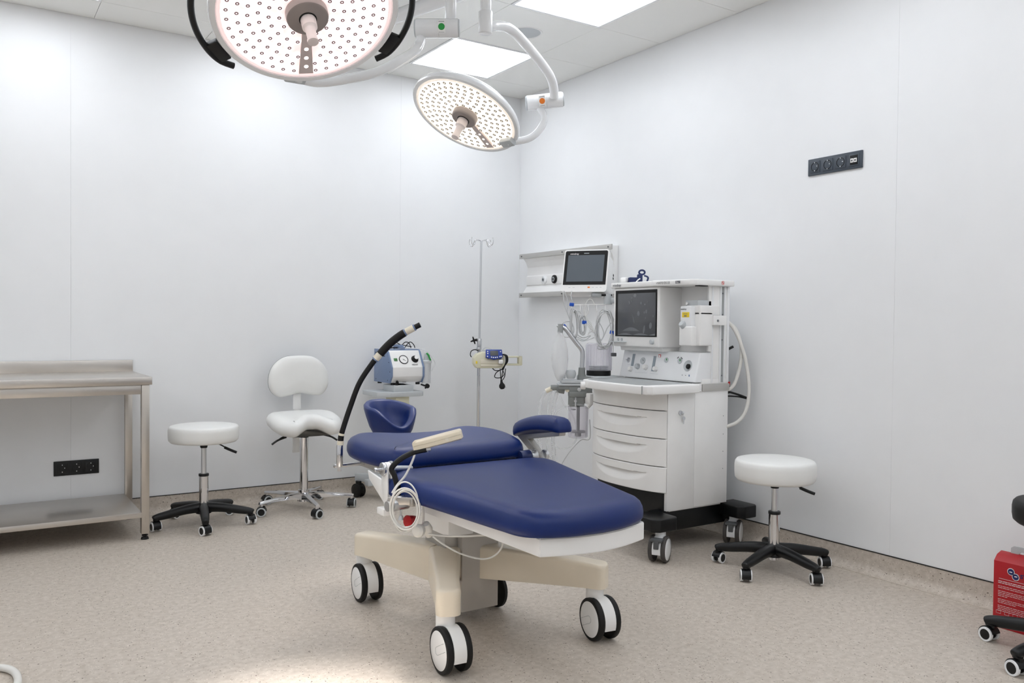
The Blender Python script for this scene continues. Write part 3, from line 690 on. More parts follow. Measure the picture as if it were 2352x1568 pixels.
b.tube([(-2.205, -2.665, .56), (-2.185, -2.68, .54), (-2.178, -2.69, .49), (-2.178, -2.69, .45)], .0036, 8, 8)
part('cord', b, M['tube'], t, True)
b = B(); b.lathe([(.0, 0), (.016, .0), (.022, .012), (.022, .026), (.015, .034), (0, .036)], (-2.185, -2.69, .425), (-.8, -.5, .1), 26); b.lathe([(.012, 0), (.019, .03), (.013, .055), (0, .06)], (-2.15, -2.68, .40), (-.4, -.3, .8), 22); part('plug', b, M['tube'], t, True)
b = B(); b.tube([(-2.167, -2.70, .412), (-2.146, -2.717, .409), (-2.096, -2.749, .405), (-2.034, -2.79, .407), (-1.95, -2.82, .412), (-1.90, -2.80, .44)], .0034, 8, 8)
b.tube([(-2.155, -2.715, .405), (-2.125, -2.74, .378), (-2.075, -2.772, .347), (-2.02, -2.81, .331), (-1.985, -2.833, .34), (-1.96, -2.846, .370), (-1.95, -2.84, .41), (-1.93, -2.80, .44)], .003, 8, 8)
part('table_cable', b, M['tube'], t, True)

# ---------------------------------------------------------------- suction unit on trolley
t = thing('suction_trolley', 'cream column trolley with tray rail carrying the blue grey suction unit', 'trolley', (-1.1, -.30, 0))
b = B(); b.mm((-1.185, -.375, .06), (-1.09, -.22, .735), bev=.004); part('column', b, M['pumpcream'], t, True)
tq = [(-1.30, -.11), (-1.30, -.335), (-1.255, -.385), (-1.235, -.40), (-1.20, -.405), (-1.03, -.405), (-1.01, -.40), (-.995, -.385), (-.99, -.36), (-.99, -.11)]
b = B(); b.prism(tq, .662, .692, 'z', bev=.003); b.box((-1.132, -.30, .713), (.14, .16, .044), bev=.004)
part('tray', b, M['grey'], t, True)
b = B(); b.mm((-1.34, -.30, .09), (-.93, -.24, .13), bev=.006); b.prism([(-1.36, -.13), (-1.30, -.13), (-1.16, -.30), (-1.16, -.36), (-1.21, -.36)], .10, .15, 'z', bev=.004); b.prism([(-.90, -.13), (-.96, -.13), (-1.10, -.30), (-1.10, -.36), (-1.05, -.36)], .10, .15, 'z', bev=.004); b.mm((-1.25, -.48, .10), (-1.04, -.34, .145), bev=.006)
part('base_frame', b, M['grey'], t, True)
for x, y in ((-1.345, -.16), (-.93, -.16), (-1.20, -.46), (-1.06, -.46)):
    big_caster(t, x, y, 195*DEG, r=.045, w=.05, m_c='black', m_b='black', ztop=.105)
t = thing('suction_unit', 'blue grey suction pump with a round vacuum gauge, standing on the cream trolley', 'suction pump', (-1.1, -.25, .735))
sx0, sx1 = -1.222, -.985
sp = [(-.115, .962), (-.305, .962), (-.325, .945), (-.382, .848), (-.382, .79), (-.352, .747), (-.115, .747)]
b = B(); b.prism(sp, sx0, sx0+.012, 'x', bev=.002); b.prism(sp, sx1-.012, sx1, 'x', bev=.002); b.mm((sx0+.01, -.31, .948), (sx1-.01, -.115, .960), bev=.002); b.mm((sx0+.01, -.125, .75), (sx1-.01, -.115, .955))
b.box((sx0+.118, -.235, .975), (.032, .10, .03), bev=.007, seg=3); b.box((sx0+.118, -.29, .968), (.032, .03, .02), bev=.004)
part('casing', b, M['steelblue'], t, True)
b = B(); q = [(-.312, .955), (-.320, .945), (-.376, .848), (-.376, .79), (-.348, .752), (-.2, .752), (-.2, .955)]
b.prism(q, sx0+.011, sx1-.011, 'x', bev=.001); part('front_panel', b, M['white'], t, True)
fn = Vector((0, -.865, .50)).normalized(); fu = Vector((0, .50, .865)); fx = Vector((1, 0, 0))
def fp(u_, v_, o=0): return Vector((sx0+.012+u_*(sx1-sx0-.024), 0, 0))+Vector((0, -.376, .848))*(1-v_)+Vector((0, -.320, .945))*v_+fn*o
def fbox(u_, v_, su, sv, th, mi=0, b=None, bev=.0008):
    Rf = Matrix((fx, fu, fn)).transposed().to_4x4(); b.box(fp(u_, v_, th/2), (su, sv, th), bev=bev, mi=mi, rot=Rf); return b
b = B(); b.lathe([(0, .0015), (.0275, .0015), (.0275, .004), (.031, .004), (.032, 0), (0, 0)], fp(.42, .50), fn, 36); g = part('gauge', b, M['rubber'], t, True)
b = B(); b.lathe([(0, .002), (.027, .002), (.027, .0005), (0, .0005)], fp(.42, .50), fn, 36); part('dial_face', b, M['white'], g, True)
b = B(); b.box(fp(.42, .50, .003)+fx*.004-fu*.003, (.024, .0015, .0008), rot=Matrix((fx*.8-fu*.6, fu*.8+fx*.6, fn)).transposed().to_4x4()); b.cyl(fp(.42, .50, .002), fp(.42, .50, .004), .002); part('needle', b, M['rubber'], g, True)
b = B(); b.lathe([(.0, .012), (.018, .012), (.021, .010), (.025, 0), (0, 0)], fp(.80, .52), fn, 32); b.lathe([(.013, .024), (.014, .022), (.014, .01), (0, .01)], fp(.80, .52), fn, 24); k = part('vacuum_knob', b, M['rubber'], t, True)
b = B(); b.lathe([(0, .027), (.0115, .027), (.013, .024), (0, .022)], fp(.80, .52), fn, 24); part('knob_cap', b, M['white'], k, True)
b = B(); fbox(.155, .5, .024, .020, .003, b=b); g = part('power_switch', b, M['greendisplay'], t, True)
b = B()
for s_, z_ in ((.05, .757), (.043, .744)): b.cyl((sx0+s_, -.362, z_), (sx0+s_-.004, -.378, z_-.006), .0085, seg=16)
b.cyl((sx0+.03, -.34, .735), (sx0+.03, -.34, .748), .014); b.cyl((sx0+.03, -.14, .735), (sx0+.03, -.14, .748), .014); b.cyl((sx1-.03, -.34, .735), (sx1-.03, -.34, .748), .014); b.cyl((sx1-.03, -.14, .735), (sx1-.03, -.14, .748), .014)
b.box((sx0+.0, -.15, .938), (.0015, .03, .005)); b.box((sx0+.0, -.15, .925), (.0015, .03, .005)); b.box((sx0, -.27, .93), (.0015, .03, .005)); b.box((sx0, -.27, .918), (.0015, .03, .005))
for y, z in ((-.15, .765), (-.33, .765), (-.36, .82), (-.345, .88), (-.20, .90)): b.cyl((sx0+.001, y, z), (sx0-.0015, y, z), .003, seg=8)
part('fitting', b, M['rubber'], t, True)
text('MEDAP', .013, M['ink'], t, fp(.66, .12, .0008), fx, fu)
b = B(); b.tube([(-1.17, -.24, .962), (-1.15, -.25, .992), (-1.125, -.25, 1.004), (-1.09, -.25, .985), (-1.065, -.25, .972), (-1.05, -.25, .99), (-1.025, -.25, 1.008), (-1.0, -.25, .99), (-.99, -.25, .966)], .0028, 6, 8)
b.tube([(-1.08, -.22, .975), (-1.05, -.22, 1.005), (-1.02, -.22, 1.0), (-1.005, -.22, .966)], .0028, 6, 8); b.tube([(-1.2, -.22, .966), (-1.10, -.2, .99), (-1.0, -.22, .975)], .0028, 6, 8); b.tube([(-1.19, -.26, .966), (-1.14, -.25, .972), (-1.08, -.26, .968)], .004, 6, 8)
part('power_cord', b, M['rubber'], t, True)
b = B(); b.tube([(-1.05, -.27, .966), (-.98, -.30, .965), (-.955, -.33, .945), (-.95, -.34, .92)], .0032, 6, 8); b.tube([(-1.16, -.3, .963), (-1.05, -.31, .968), (-.97, -.35, .955), (-.915, -.36, .90), (-.90, -.36, .86), (-.925, -.36, .82)], .0032, 8, 8); part('suction_hose', b, M['clear'], t, True)
t = thing('suction_jar', 'clear collection jar with a green clip hung beside the suction pump', 'jar', (-.955, -.345, .735))
b = B(); b.lathe([(.0, 0), (.027, 0), (.029, .003), (.032, .135), (.034, .14), (.031, .14), (.027, .006), (0, .004)], (-.955, -.345, .74), (0, 0, 1), 28); part('jar_body', b, M['clear'], t, True)
b = B(); b.lathe([(0, .022), (.03, .02), (.036, .014), (.036, 0), (0, 0)], (-.955, -.345, .872), (0, 0, 1), 28); b.cyl((-.955, -.345, .89), (-.955, -.345, .935), .018, .012); part('lid', b, M['grey'], t, True)
b = B(); b.tube([(-.967, -.37, .938), (-.955, -.375, .925), (-.948, -.378, .905), (-.94, -.375, .892)], .006, 5, 8); part('clip', b, M['green'], t, True)
b = B(); b.tube([(-1.0, -.36, .735), (-.985, -.375, .728), (-.968, -.375, .722), (-.975, -.37, .708)], .006, 5, 8); b.cyl((-.966, -.385, .724), (-.956, -.36, .724), .015); part('hanger', b, M['rubber'], t, True)

# ---------------------------------------------------------------- drip stand and infusion pump
ix, iy = -.522, -.292
t = thing('drip_stand', 'slim steel drip stand with four curled hooks near the room corner', 'drip stand', (ix, iy, 0))
b = B(); b.cyl((ix, iy, .08), (ix, iy, .98), .0125, seg=20); part('lower_pole', b, M['chrome'], t, True)
b = B(); b.cyl((ix+.002, iy, .95), (ix+.012, iy+.002, 1.70), .0075, seg=16); part('upper_pole', b, M['alu'], t, True)
b = B(); b.cyl((ix+.002, iy, .965), (ix+.003, iy, 1.03), .016, seg=20, bev=.002); b.cyl((ix, iy, .955), (ix, iy, .968), .021, seg=20, bev=.002); part('pole_joint', b, M['alu'], t, True)
b = B(); kc = Vector((ix-.035, iy+.01, 1.018)); b.cyl(kc, kc+Vector((.03, -.01, -.004)), .004)
for k in range(4):
    a = .35+k*PI/2; d_ = e1*math.cos(a)*.9+Vector((0, 0, math.sin(a))); b.tube([kc, kc+d_*.016, kc+d_*.027], lambda u_: .0075-.004*u_, 4, 8)
part('star_knob', b, M['rubber'], t, True)
for k in range(4):
    a = k*PI/2+.35; d_ = Vector((math.cos(a), math.sin(a), 0)); o_ = Vector((ix+.012, iy+.002, 1.70))
    b = B(); b.tube([o_, o_+d_*.045+Vector((0, 0, .008)), o_+d_*.062+Vector((0, 0, .0)), o_+d_*.07+Vector((0, 0, -.022)), o_+d_*.085+Vector((0, 0, -.033)), o_+d_*.102+Vector((0, 0, -.022)), o_+d_*.106+Vector((0, 0, .004)), o_+d_*.10+Vector((0, 0, .018))], .0028, 6, 8)
    part('hook', b, M['chrome'], t, True)
b = B(); b.cyl((ix, iy, .06), (ix, iy, .12), .03, seg=24)
for k in range(5):
    a = k*2*PI/5+.3; d_ = Vector((math.cos(a), math.sin(a), 0)); b.tube([Vector((ix, iy, .085)), Vector((ix, iy, .075))+d_*.14, Vector((ix, iy, .055))+d_*.21], .011, 5, 10)
part('star_base', b, M['alu'], t, True)
for k in range(5):
    a = k*2*PI/5+.3; small_caster(t, ix+.21*math.cos(a), iy+.21*math.sin(a), a+1, M['black'], M['grey'], r=.022, top=.055)
t = thing('infusion_pump', 'ivory syringe pump with a blue display clamped to the drip stand', 'pump', (-.43, -.35, .83))
pc = Vector((-.565, -.30, .0)); ux = Vector((.93, -.37, 0)).normalized(); uy = Vector((.37, .93, 0)).normalized()
Pm = Matrix((ux, uy, Vector((0, 0, 1)))).transposed().to_4x4(); Pm.translation = Vector((-.585, -.316, .831))
def pl(b): b.bm.transform(Pm); return b
b = B(); b.prism([(-.0, .03), (.02, 0), (.205, .0), (.215, .012), (.215, .075), (.19, .105), (.06, .11), (.02, .095), (0, .07)], -.05, .045, 'y', bev=.006, seg=3); part('housing', pl(b), M['pumpcream'], t, True)
b = B(); b.mm((.045, -.056, .012), (.19, -.046, .028), bev=.004); b.mm((.045, -.054, .03), (.17, -.048, .058), bev=.003); part('syringe_cradle', pl(b), M['cream'], t, True)
b = B()
for a_, c_ in (((.2, -.04, .018), (.335, .03, .030)), ((.2, -.04, .072), (.335, .03, .082)), ((.315, -.04, .02), (.338, .03, .082))): b.mm(a_, c_, bev=.004)
part('plunger_frame', pl(b), M['pumpcream'], t, True)
b = B(); b.mm((.165, -.085, .03), (.20, -.045, .06), bev=.010, seg=3); part('syringe_clamp', pl(b), M['white'], t, True)
Rt = Matrix.Translation((.135, -.062, .093)) @ Matrix.Rotation(-20*DEG, 4, 'X')
b = B(); b.prism([(-.055, .034), (-.058, -.02), (-.04, -.03), (-.03, -.028), (0, -.036), (.03, -.028), (.045, -.03), (.058, -.02), (.055, .034)], -.012, .010, 'y', bev=.003); b.bm.transform(Rt); part('display_head', pl(b), M['pumpblue'], t, True, label='cobalt display head')
b = B(); b.box((.0, -.0130, .006), (.055, .002, .036), bev=.001); b.bm.transform(Rt); part('screen', pl(b), M['darkgrey'], t, True)
b = B()
for x_, z_ in ((-.044, .004), (-.044, .018), (.044, .018), (-.047, -.016), (.047, -.016), (-.02, -.022), (-.007, -.024), (.007, -.024), (.02, -.022), (.037, -.018)): b.cyl((x_, -.012, z_), (x_, -.0145, z_), .0042, seg=12)
b.bm.transform(Rt); part('key', pl(b), M['white'], t, True)
b = B(); b.box((.012, -.046, .040), (.026, .006, .018), bev=.001, rot=Matrix.Rotation(-.5, 4, 'Z')); part('warning_sticker', pl(b), M['yellow'], t, True)
b = B(); b.tube([(.04, .0, .115), (.015, 0, .125), (-.012, -.01, .115), (-.02, -.02, .09), (-.012, -.02, .075)], .0032, 6, 8); b.tube([(.06, 0, .112), (.085, .02, .135), (.10, .03, .137), (.14, .03, .122), (.07, .02, .118)], .0018, 5, 6, mi=1)
part('cable', pl(b), [M['rubber'], M['alu']], t, True)
b = B()
for k_ in range(3): b.tube([(.195+k_*.006, -.05, .095), (.212+k_*.006, -.075, .085), (.214+k_*.006, -.085, .05), (.206, -.085, .02), (.195-.006*k_, -.08, -.01)], .004, 6, 8)
b.tube([(.13, -.04, .0), (.145, -.06, -.014), (.175, -.07, -.012), (.197, -.075, 0)], .0032, 6, 8)
b.tube([(.175, -.07, -.012), (.15, -.07, -.03), (.14, -.07, -.055), (.155, -.07, -.064), (.185, -.07, -.06), (.205, -.07, -.04), (.195, -.07, -.012)], .003, 6, 8)
b.tube([(.178, -.07, 0), (.180, -.07, -.04), (.184, -.07, -.075), (.187, -.07, -.09)], .003, 6, 8); b.tube([(.198, -.07, 0), (.192, -.07, -.04), (.186, -.07, -.08)], .003, 6, 8); b.tube([(.213, -.08, .0), (.21, -.07, -.05), (.198, -.07, -.075), (.188, -.07, -.08)], .003, 6, 8)
b.lathe([(.006, 0), (.010, .02), (.020, .035), (.021, .05), (.012, .062), (0, .064)], (.186, -.07, -.078), (.15, 0, -1), 18); b.cyl((.205, -.07, -.125), (.222, -.07, -.132), .002, mi=1); part('power_cord', pl(b), [M['rubber'], M['alu']], t, True)

# ---------------------------------------------------------------- gas rail panel on the right wall
t = thing('gas_outlet_panel', 'white medical gas panel with two steel rails on the right wall, behind the monitor', 'wall panel', (0, -.65, 1.33))
ya, yb = -1.165, -.125
for z in (1.625, 1.343):
    b = B(); b.mm((-.084, ya, z-.017), (-.073, yb, z+.017), bev=.002)
    for y in (ya+.03, yb-.03, -.65): b.cyl((-.08, y, z), (-.088, y, z), .005, seg=10, mi=1)
    part('rail', b, [M['rail'], M['darkgrey']], t, True)
def gp_(y0, y1):
    return [(-.001, 1.33), (-.072, 1.332), (-.072, 1.362), (-.052, 1.392), (-.036, 1.412), (-.044, 1.417), (-.044, 1.478), (-.036, 1.486), (-.034, 1.545), (-.050, 1.582), (-.072, 1.606), (-.072, 1.638), (-.001, 1.64)]
b = B(); b.prism(gp_(0, 0), ya+.03, yb-.035, 'y', bev=.002); part('housing', b, M['white'], t, True)
for y, mm_ in ((-.39, 'whitegloss'), (-.511, 'rubber')):
    b = B(); b.lathe([(0, .008), (.008, .008), (.010, .014), (.022, .014), (.029, .008), (.03, 0), (0, 0)], (-.044, y, 1.448), (-1, 0, 0), 28, mi=0); b.lathe([(0, .0165), (.007, .0165), (.0075, .006), (0, .006)], (-.044, y, 1.448), (-1, 0, 0), 16, mi=1); b.lathe([(.011, .0155), (.016, .0155), (.016, .013), (.011, .013)], (-.044, y, 1.448), (-1, 0, 0), 20, mi=2)
    part('gas_outlet', b, [M[mm_], M['darkgrey'], M['grey']], t, True)

# ---------------------------------------------------------------- anaesthesia machine
t = A = thing('anaesthesia_machine', 'tall white anaesthesia machine with drawers, work tray and a filmed screen', 'anaesthesia machine', (-.36, -1.9, 0))
YR, YL, XB, XF = -2.2, -1.61, -.15, -.575
b = B(); b.mm((-.39, YR, .212), (XB, YR+.02, .80), bev=.001); b.mm((XF, YR, .209), (-.3915, YR+.02, .80), bev=.001); b.mm((-.53, YL-.02, .29), (XB, YL, .80), bev=.001); b.mm((-.54, YR+.02, .20), (XB, YL-.02, .80))
part('cabinet_body', b, M['white'], A, True)
b = B()
for z in (.695, .60, .51, .42): b.cyl((-.182, YR+.001, z-.03), (-.182, YR-.0008, z-.03), .0022, seg=8)
part('panel_screw', b, M['ink'], A, True)
def bow(y):   # front plan of the drawers
    u_ = (y-(YL+YR)/2)/((YL-YR)/2); return XF-.058*(1-abs(u_)**2.6)
def drawer(z0, z1, name, handle=True):
    ye, yw = YR+.004, YL-.004
    def f(i, j):
        y = ye+(yw-ye)*i; z = z0+(z1-z0)*j; x = bow(y)
        ez = min(j, 1-j)*(z1-z0); ey = min(i, 1-i)*(yw-ye)
        if ez < .003: x += .003-ez
        if handle:
            v_ = (i-.53)/.36
            if abs(v_) < 1:
                wv = (1-v_*v_); top = z1-.034-.006*wv; dz = (top-z)
                if 0 <= dz < .052*wv**.5: x += .031*wv*(1-dz/(.052*wv**.5+1e-6))**1.1
        return (x, y, z)
    b = B(); b.grid(f, 60, 44); b2 = B()
    # top, bottom and side returns
    n = 40
    for z, in ((z0,), (z1,)):
        tb = bmesh.new(); V0 = [tb.verts.new((bow(ye+(yw-ye)*k/n)+.003, ye+(yw-ye)*k/n, z)) for k in range(n+1)]; V1 = [tb.verts.new((-.52, ye+(yw-ye)*k/n, z)) for k in range(n+1)]
        for k in range(n): tb.faces.new((V0[k], V0[k+1], V1[k+1], V1[k]))
        b.add(tb)
    for y in (ye, yw): b.mm((bow(y)+.002, y-.0004, z0), (-.52, y+.0004, z1))
    bmesh.ops.recalc_face_normals(b.bm, faces=b.bm.faces[:])
    part(name, b, M['white'], A, True, angle=25)
drawer(.7085, .795, 'front_cover', False)
for z0, z1 in ((.5685, .7045), (.4285, .5645), (.297, .4245)): drawer(z0, z1, 'drawer')
b = B(); b.cyl((-.494, YR+.001, .696), (-.494, YR-.006, .696), .0115, seg=20); k = part('lock', b, M['alu'], A, True)
b = B(); b.cyl((-.488, YR-.006, .696), (-.480, YR-.009, .692), .008); b.tube([(-.488, YR-.010, .690), (-.482, YR-.012, .683), (-.478, YR-.012, .675)], .001, seg=6); b.cyl((-.478, YR-.011, .668), (-.478, YR-.013, .668), .010, seg=16); b.mm((-.4805, YR-.0125, .640), (-.4755, YR-.0112, .665)); part('key', b, M['alu'], A, True)
# base frame, feet
b = B(); b.mm((-.62, YR+.025, .10), (-.10, YR+.085, .205), bev=.004); b.mm((-.62, YL-.085, .10), (-.10, YL-.025, .205), bev=.004); b.mm((-.56, YR+.03, .14), (-.2, YL-.03, .298), bev=.002); b.mm((-.15, YR-.02, .115), (-.08, YL+.02, .2), bev=.004)
for (x0, x1, y0, y1) in ((-.755, -.60, YR-.115, YR+.07), (-.755, -.60, YL-.07, YL+.10), (-.175, -.045, YR-.125, YR+.05), (-.175, -.045, YL-.05, YL+.10)):
    b.prism([(x0, y0+.03), (x0+.03, y0), (x1-.02, y0), (x1, y0+.02), (x1, y1), (x0, y1)], .145, .208, 'z', bev=.006, seg=3)
part('base_frame', b, M['black'], A, True)
for (x, y, a_) in ((-.70, -2.285, -60), (-.135, -2.235, -60), (-.70, -1.56, -60), (-.135, -1.56, -60)):
    big_caster(A, x, y, a_*DEG, r=.0625, w=.082, m_t='tyre', m_c='whitegloss', m_b='whitegloss', ztop=.15, pedal=-1, stem=(.012, .008))
# work tray
tr = [(-.58, -1.60), (-.69, -1.665), (-.715, -1.72), (-.738, -1.83), (-.75, -1.98), (-.752, -2.15), (-.745, -2.225), (-.725, -2.25), (-.408, -2.25), (-.400, -2.24), (-.400, -2.206), (-.345, -2.205), (-.36, -1.60)]
b = B(); b.prism(tr, .795, .838, 'z', bev=.006, seg=3); part('work_tray', b, M['white'], A, True)
b = B(); b.prism([(-.60, -1.625), (-.685, -1.70), (-.715, -1.83), (-.728, -1.98), (-.728, -2.14), (-.70, -2.18), (-.40, -2.19), (-.40, -1.625)], .836, .8392, 'z', bev=.001); part('tray_mat', b, M['midgrey'], A, True)
b = B(); b.cyl((-.700, -1.70, .806), (-.722, -1.685, .806), .021, seg=24, bev=.003); b.mm((-.7535, -2.202, .797), (-.735, -2.2005, .837), mi=1); part('tray_hinge', b, [M['white'], M['midgrey']], A, True)
# silver band and upper body
b = B(); b.mm((-.343, YR-.006, .797), (XB+.004, YR+.02, .833), bev=.001); part('silver_band', b, M['rail'], A, True)
b = B(); b.mm((-.345, YR, .833), (XB, YL, .86), bev=.002); b.mm((-.28, YR, .86), (XB, YL, 1.336), bev=.002); b.mm((-.30, YR+.0, 1.0), (-.27, YR+.01, 1.336)); part('upper_body', b, M['white'], A, True)
b = B(); b.prism([(-.39, .842), (-.355, .995), (-.27, .995), (-.27, .842)], YR+.002, YL-.002, 'y', bev=.008, seg=3); part('control_panel', b, M['whitegloss'], A, True)
b = B(); b.mm((-.44, -1.985, 1.015), (-.27, YL-.005, 1.336), bev=.008, seg=3); b.mm((-.40, -1.97, .992), (-.27, YL-.02, 1.02), bev=.006); part('screen_housing', b, M['white'], A, True)
b = B(); b.prism([(-.45, -1.60), (-.452, -1.93), (-.47, -1.96), (-.44, -2.2), (-.415, -2.232), (-.145, -2.232), (-.145, -1.60)], 1.336, 1.366, 'z', bev=.006, seg=3); part('top_shelf', b, M['white'], A, True)
b = B(); b.box((-.36, -2.205, 1.334), (.06, .03, .005)); part('shelf_clip', b, M['rubber'], A, True)
b = B()
for (x0, x1, o) in ((-.279, -.268, .003), (-.222, -.212, .006), (-.192, -.182, .006), (-.168, -.152, .004)): b.mm((x0, YR-o, .84), (x1, YR+.002, 1.334), bev=.001)
b.mm((-.212, YR-.0015, .84), (-.192, YR+.001, 1.334), mi=1)
for z in (.875, 1.06, 1.19, 1.30): b.cyl((-.202, YR-.001, z), (-.202, YR-.003, z), .0045, seg=10, mi=2)
part('side_channel', b, [M['whitegloss'], M['midgrey'], M['ink']], A, True)
# filmed screen
b = B(); b.mm((-.4445, -1.968, 1.07), (-.438, -1.637, 1.322), bev=.0015); g = part('screen_frame', b, M['rubber'], A, True)
b = B(); b.mm((-.4462, -1.962, 1.076), (-.443, -1.66, 1.305), bev=.001); s_ = part('screen', b, M['screendark'], A, True)
b = B(); R_ = random.Random(4)
def blob(y, z, ry_, rz3, rot=0):
    P = []
    for k in range(12):
        a = k*PI/6; q = 1+.12*R_.random(); P.append((y+ry_*q*math.cos(a)*math.cos(rot)-rz3*q*math.sin(a)*math.sin(rot), z+ry_*q*math.cos(a)*math.sin(rot)+rz3*q*math.sin(a)*math.cos(rot)))
    b.prism(P, -.4466, -.4460, 'x')
for (y, z, a_, c_, r_) in ((-1.80, 1.292, .013, .009, 0), (-1.79, 1.165, .003, .024, -.3), (-1.83, 1.195, .010, .013, 0), (-1.876, 1.20, .005, .007, 0), (-1.892, 1.205, .007, .010, 0), (-1.85, 1.25, .007, .007, 0), (-1.88, 1.243, .005, .004, 0), (-1.90, 1.255, .004, .004, 0), (-1.775, 1.262, .003, .006, 0), (-1.755, 1.255, .004, .009, -.3), (-1.775, 1.28, .004, .004, 0), (-1.875, 1.11, .007, .022, .2), (-1.925, 1.13, .010, .016, .1), (-1.885, 1.17, .002, .006, 0), (-1.945, 1.18, .002, .006, 0)): blob(y, z, a_, c_, r_)
P = [(-1.70-.14*k/12, 1.100+.020*math.sin(k*PI/12)) for k in range(13)]; b.prism(P, -.4466, -.4460, 'x')
P = [(-1.66-.30*k/12, 1.078+.010*abs(math.sin(k*PI/5))) for k in range(13)]+[(-1.96, 1.077), (-1.66, 1.077)]; b.prism(P, -.4466, -.4460, 'x')
part('film_bubbles', b, M['smudge'], s_, True)
b = B(); b.lathe([(0, .016), (.011, .015), (.0135, .012), (.015, 0), (0, 0)], (-.438, -1.935, 1.045), (-1, 0, 0), 26); part('selector_knob', b, M['grey'], A, True)
b = B()
for y in (-1.66, -1.69): b.lathe([(.009, .001), (.008, .003), (.007, .001), (.0, .001)], (-.44, y, 1.052), (-1, 0, 0), 18)
b.mm((-.475, -1.73, 1.038), (-.437, -1.615, 1.041), bev=.001); part('film_tag', b, M['grey'], A, True)
# control panel fittings
def cpx(z): return -.39+(z-.842)*.035/.153
pn = Vector((-.975, 0, .22)).normalized()
def knob(y, z, r, h, m='white', name='knob'):
    b = B(); o = Vector((cpx(z), y, z)); b.lathe([(0, h), (r*.8, h), (r*.93, h*.85), (r, h*.2), (r*1.08, 0), (0, 0)], o, pn, 22); return part(name, b, M[m], A, True)
b = B(); b.lathe([(0, .004), (.012, .003), (.014, 0), (0, 0)], (cpx(.936), -1.665, .936), pn, 18); b.cyl(Vector((cpx(.936), -1.665, .936)), Vector((cpx(.936), -1.665, .936))+pn*.02, .0022); part('toggle_switch', b, M['alu'], A, True)
for y, z0, z1 in ((-1.705, .905, .972), (-1.875, .885, .966)):
    b = B(); b.prism([(cpx(z0)-.003, z0), (cpx(z1)-.003, z1), (cpx(z1)+.002, z1), (cpx(z0)+.002, z0)], y-.009, y+.009, 'y'); part('flow_window', b, mat('flow_tube', (150, 160, 168), .3), A, True)
knob(-1.70, .888, .013, .018); knob(-1.752, .905, .015, .016, 'grey'); knob(-1.818, .902, .014, .018); knob(-1.90, .897, .013, .020)
b = B(); o = Vector((cpx(.937), -1.785, .937)); b.lathe([(0, .002), (.014, .002), (.015, .004), (.018, .004), (.019, 0), (0, 0)], o, pn, 26); b.box(o+pn*.003+Vector((0, -.003, .002)), (.001, .012, .0022), mi=1, rot=Matrix.Rotation(.8, 4, 'X')); part('pressure_gauge', b, [M['grey'], M['ink']], A, True)
for y, r_ in ((-1.965, .014), (-2.065, .015)):
    b = B(); o = Vector((cpx(.948), y, .948)); b.lathe([(0, .002), (r_*.8, .002), (r_, .003), (r_*1.1, 0), (0, 0)], o, pn, 24); b.box(o+pn*.003+Vector((0, -.003, .003)), (.001, .005, .010), mi=1); part('check_gauge', b, [M['grey'], M['green']], A, True)
b = B(); o = Vector((cpx(.948), -2.065, .948))
for a0 in (35, 115, 250):
    P = [o+pn*.0015+Vector((0, .021*math.cos((a0+q*6)*DEG), .021*math.sin((a0+q*6)*DEG))) for q in range(7)]; b.tube(P, .0016, smooth=False, seg=6)
part('gauge_mark', b, M['rubber'], A, True)
b = B(); o = Vector((cpx(.925), -2.128, .925)); b.lathe([(0, .001), (.018, .001), (.027, .004), (.030, 0), (0, 0)], o, pn, 30); part('switch_bezel', b, M['grey'], A, True)
b = B(); b.lathe([(0, .014), (.008, .014), (.013, .010), (.014, 0), (0, 0)], o+Vector((0, -.008, -.004)), pn, 22); part('power_switch', b, M['rubber'], A, True)
b = B(); b.box((cpx(.967)-.001, -1.91, .967), (.001, .018, .018), mi=0); b.box((cpx(.967)-.0016, -1.91, .967), (.001, .011, .011), mi=1); part('oxygen_mark', b, [M['inkred'], M['white']], A, True)
b = B()
for y, m_ in ((-2.10, 0), (-2.125, 0), (-2.15, 1)): b.box((cpx(.876)-.001, y, .876), (.001, .004 if m_ == 0 else .007, .004 if m_ == 0 else .01), mi=m_)
for (y, z, wy, wz) in ((-1.665, .95, .022, .0012), (-1.69, .912, .05, .001), (-1.785, .873, .10, .001), (-1.89, .872, .06, .001), (-1.785, .975, .10, .0008)): b.box((cpx(z)-.0008, y, z), (.0006, wy, wz), mi=2)
part('panel_print', b, [M['ink'], M['steelblue'], M['grey']], A, True)
text('mindray', .021, M['ink'], A, (-.4525, -1.622, 1.345), (0, -1, 0), (0, 0, 1))
text('WATO EX-55', .016, M['ink'], A, (-.466, -1.985, 1.346), (.077, -1, 0), (0, 0, 1))
b = B(); b.box((-.4573, -2.135, 1.352), (.001, .034, .013)); part('model_badge', b, M['ink'], A, True)
text('Pro', .012, M['inkwhite'], A, (-.4592, -2.123, 1.3475), (.077, -1, 0), (0, 0, 1))
b = B(); o = Vector((-.235, -2.2325, 1.352)); b.tube([o+Vector((.009*math.cos(q*PI/8), 0, .009*math.sin(q*PI/8))) for q in range(16)], .001, smooth=False, closed=True, seg=6); b.tube([o+Vector((-.006, 0, .006)), o+Vector((.006, 0, -.006))], .001, smooth=False, seg=6); b.box(o, (.004, .001, .008)); part('warning_sign', b, M['inkred'], A, True)
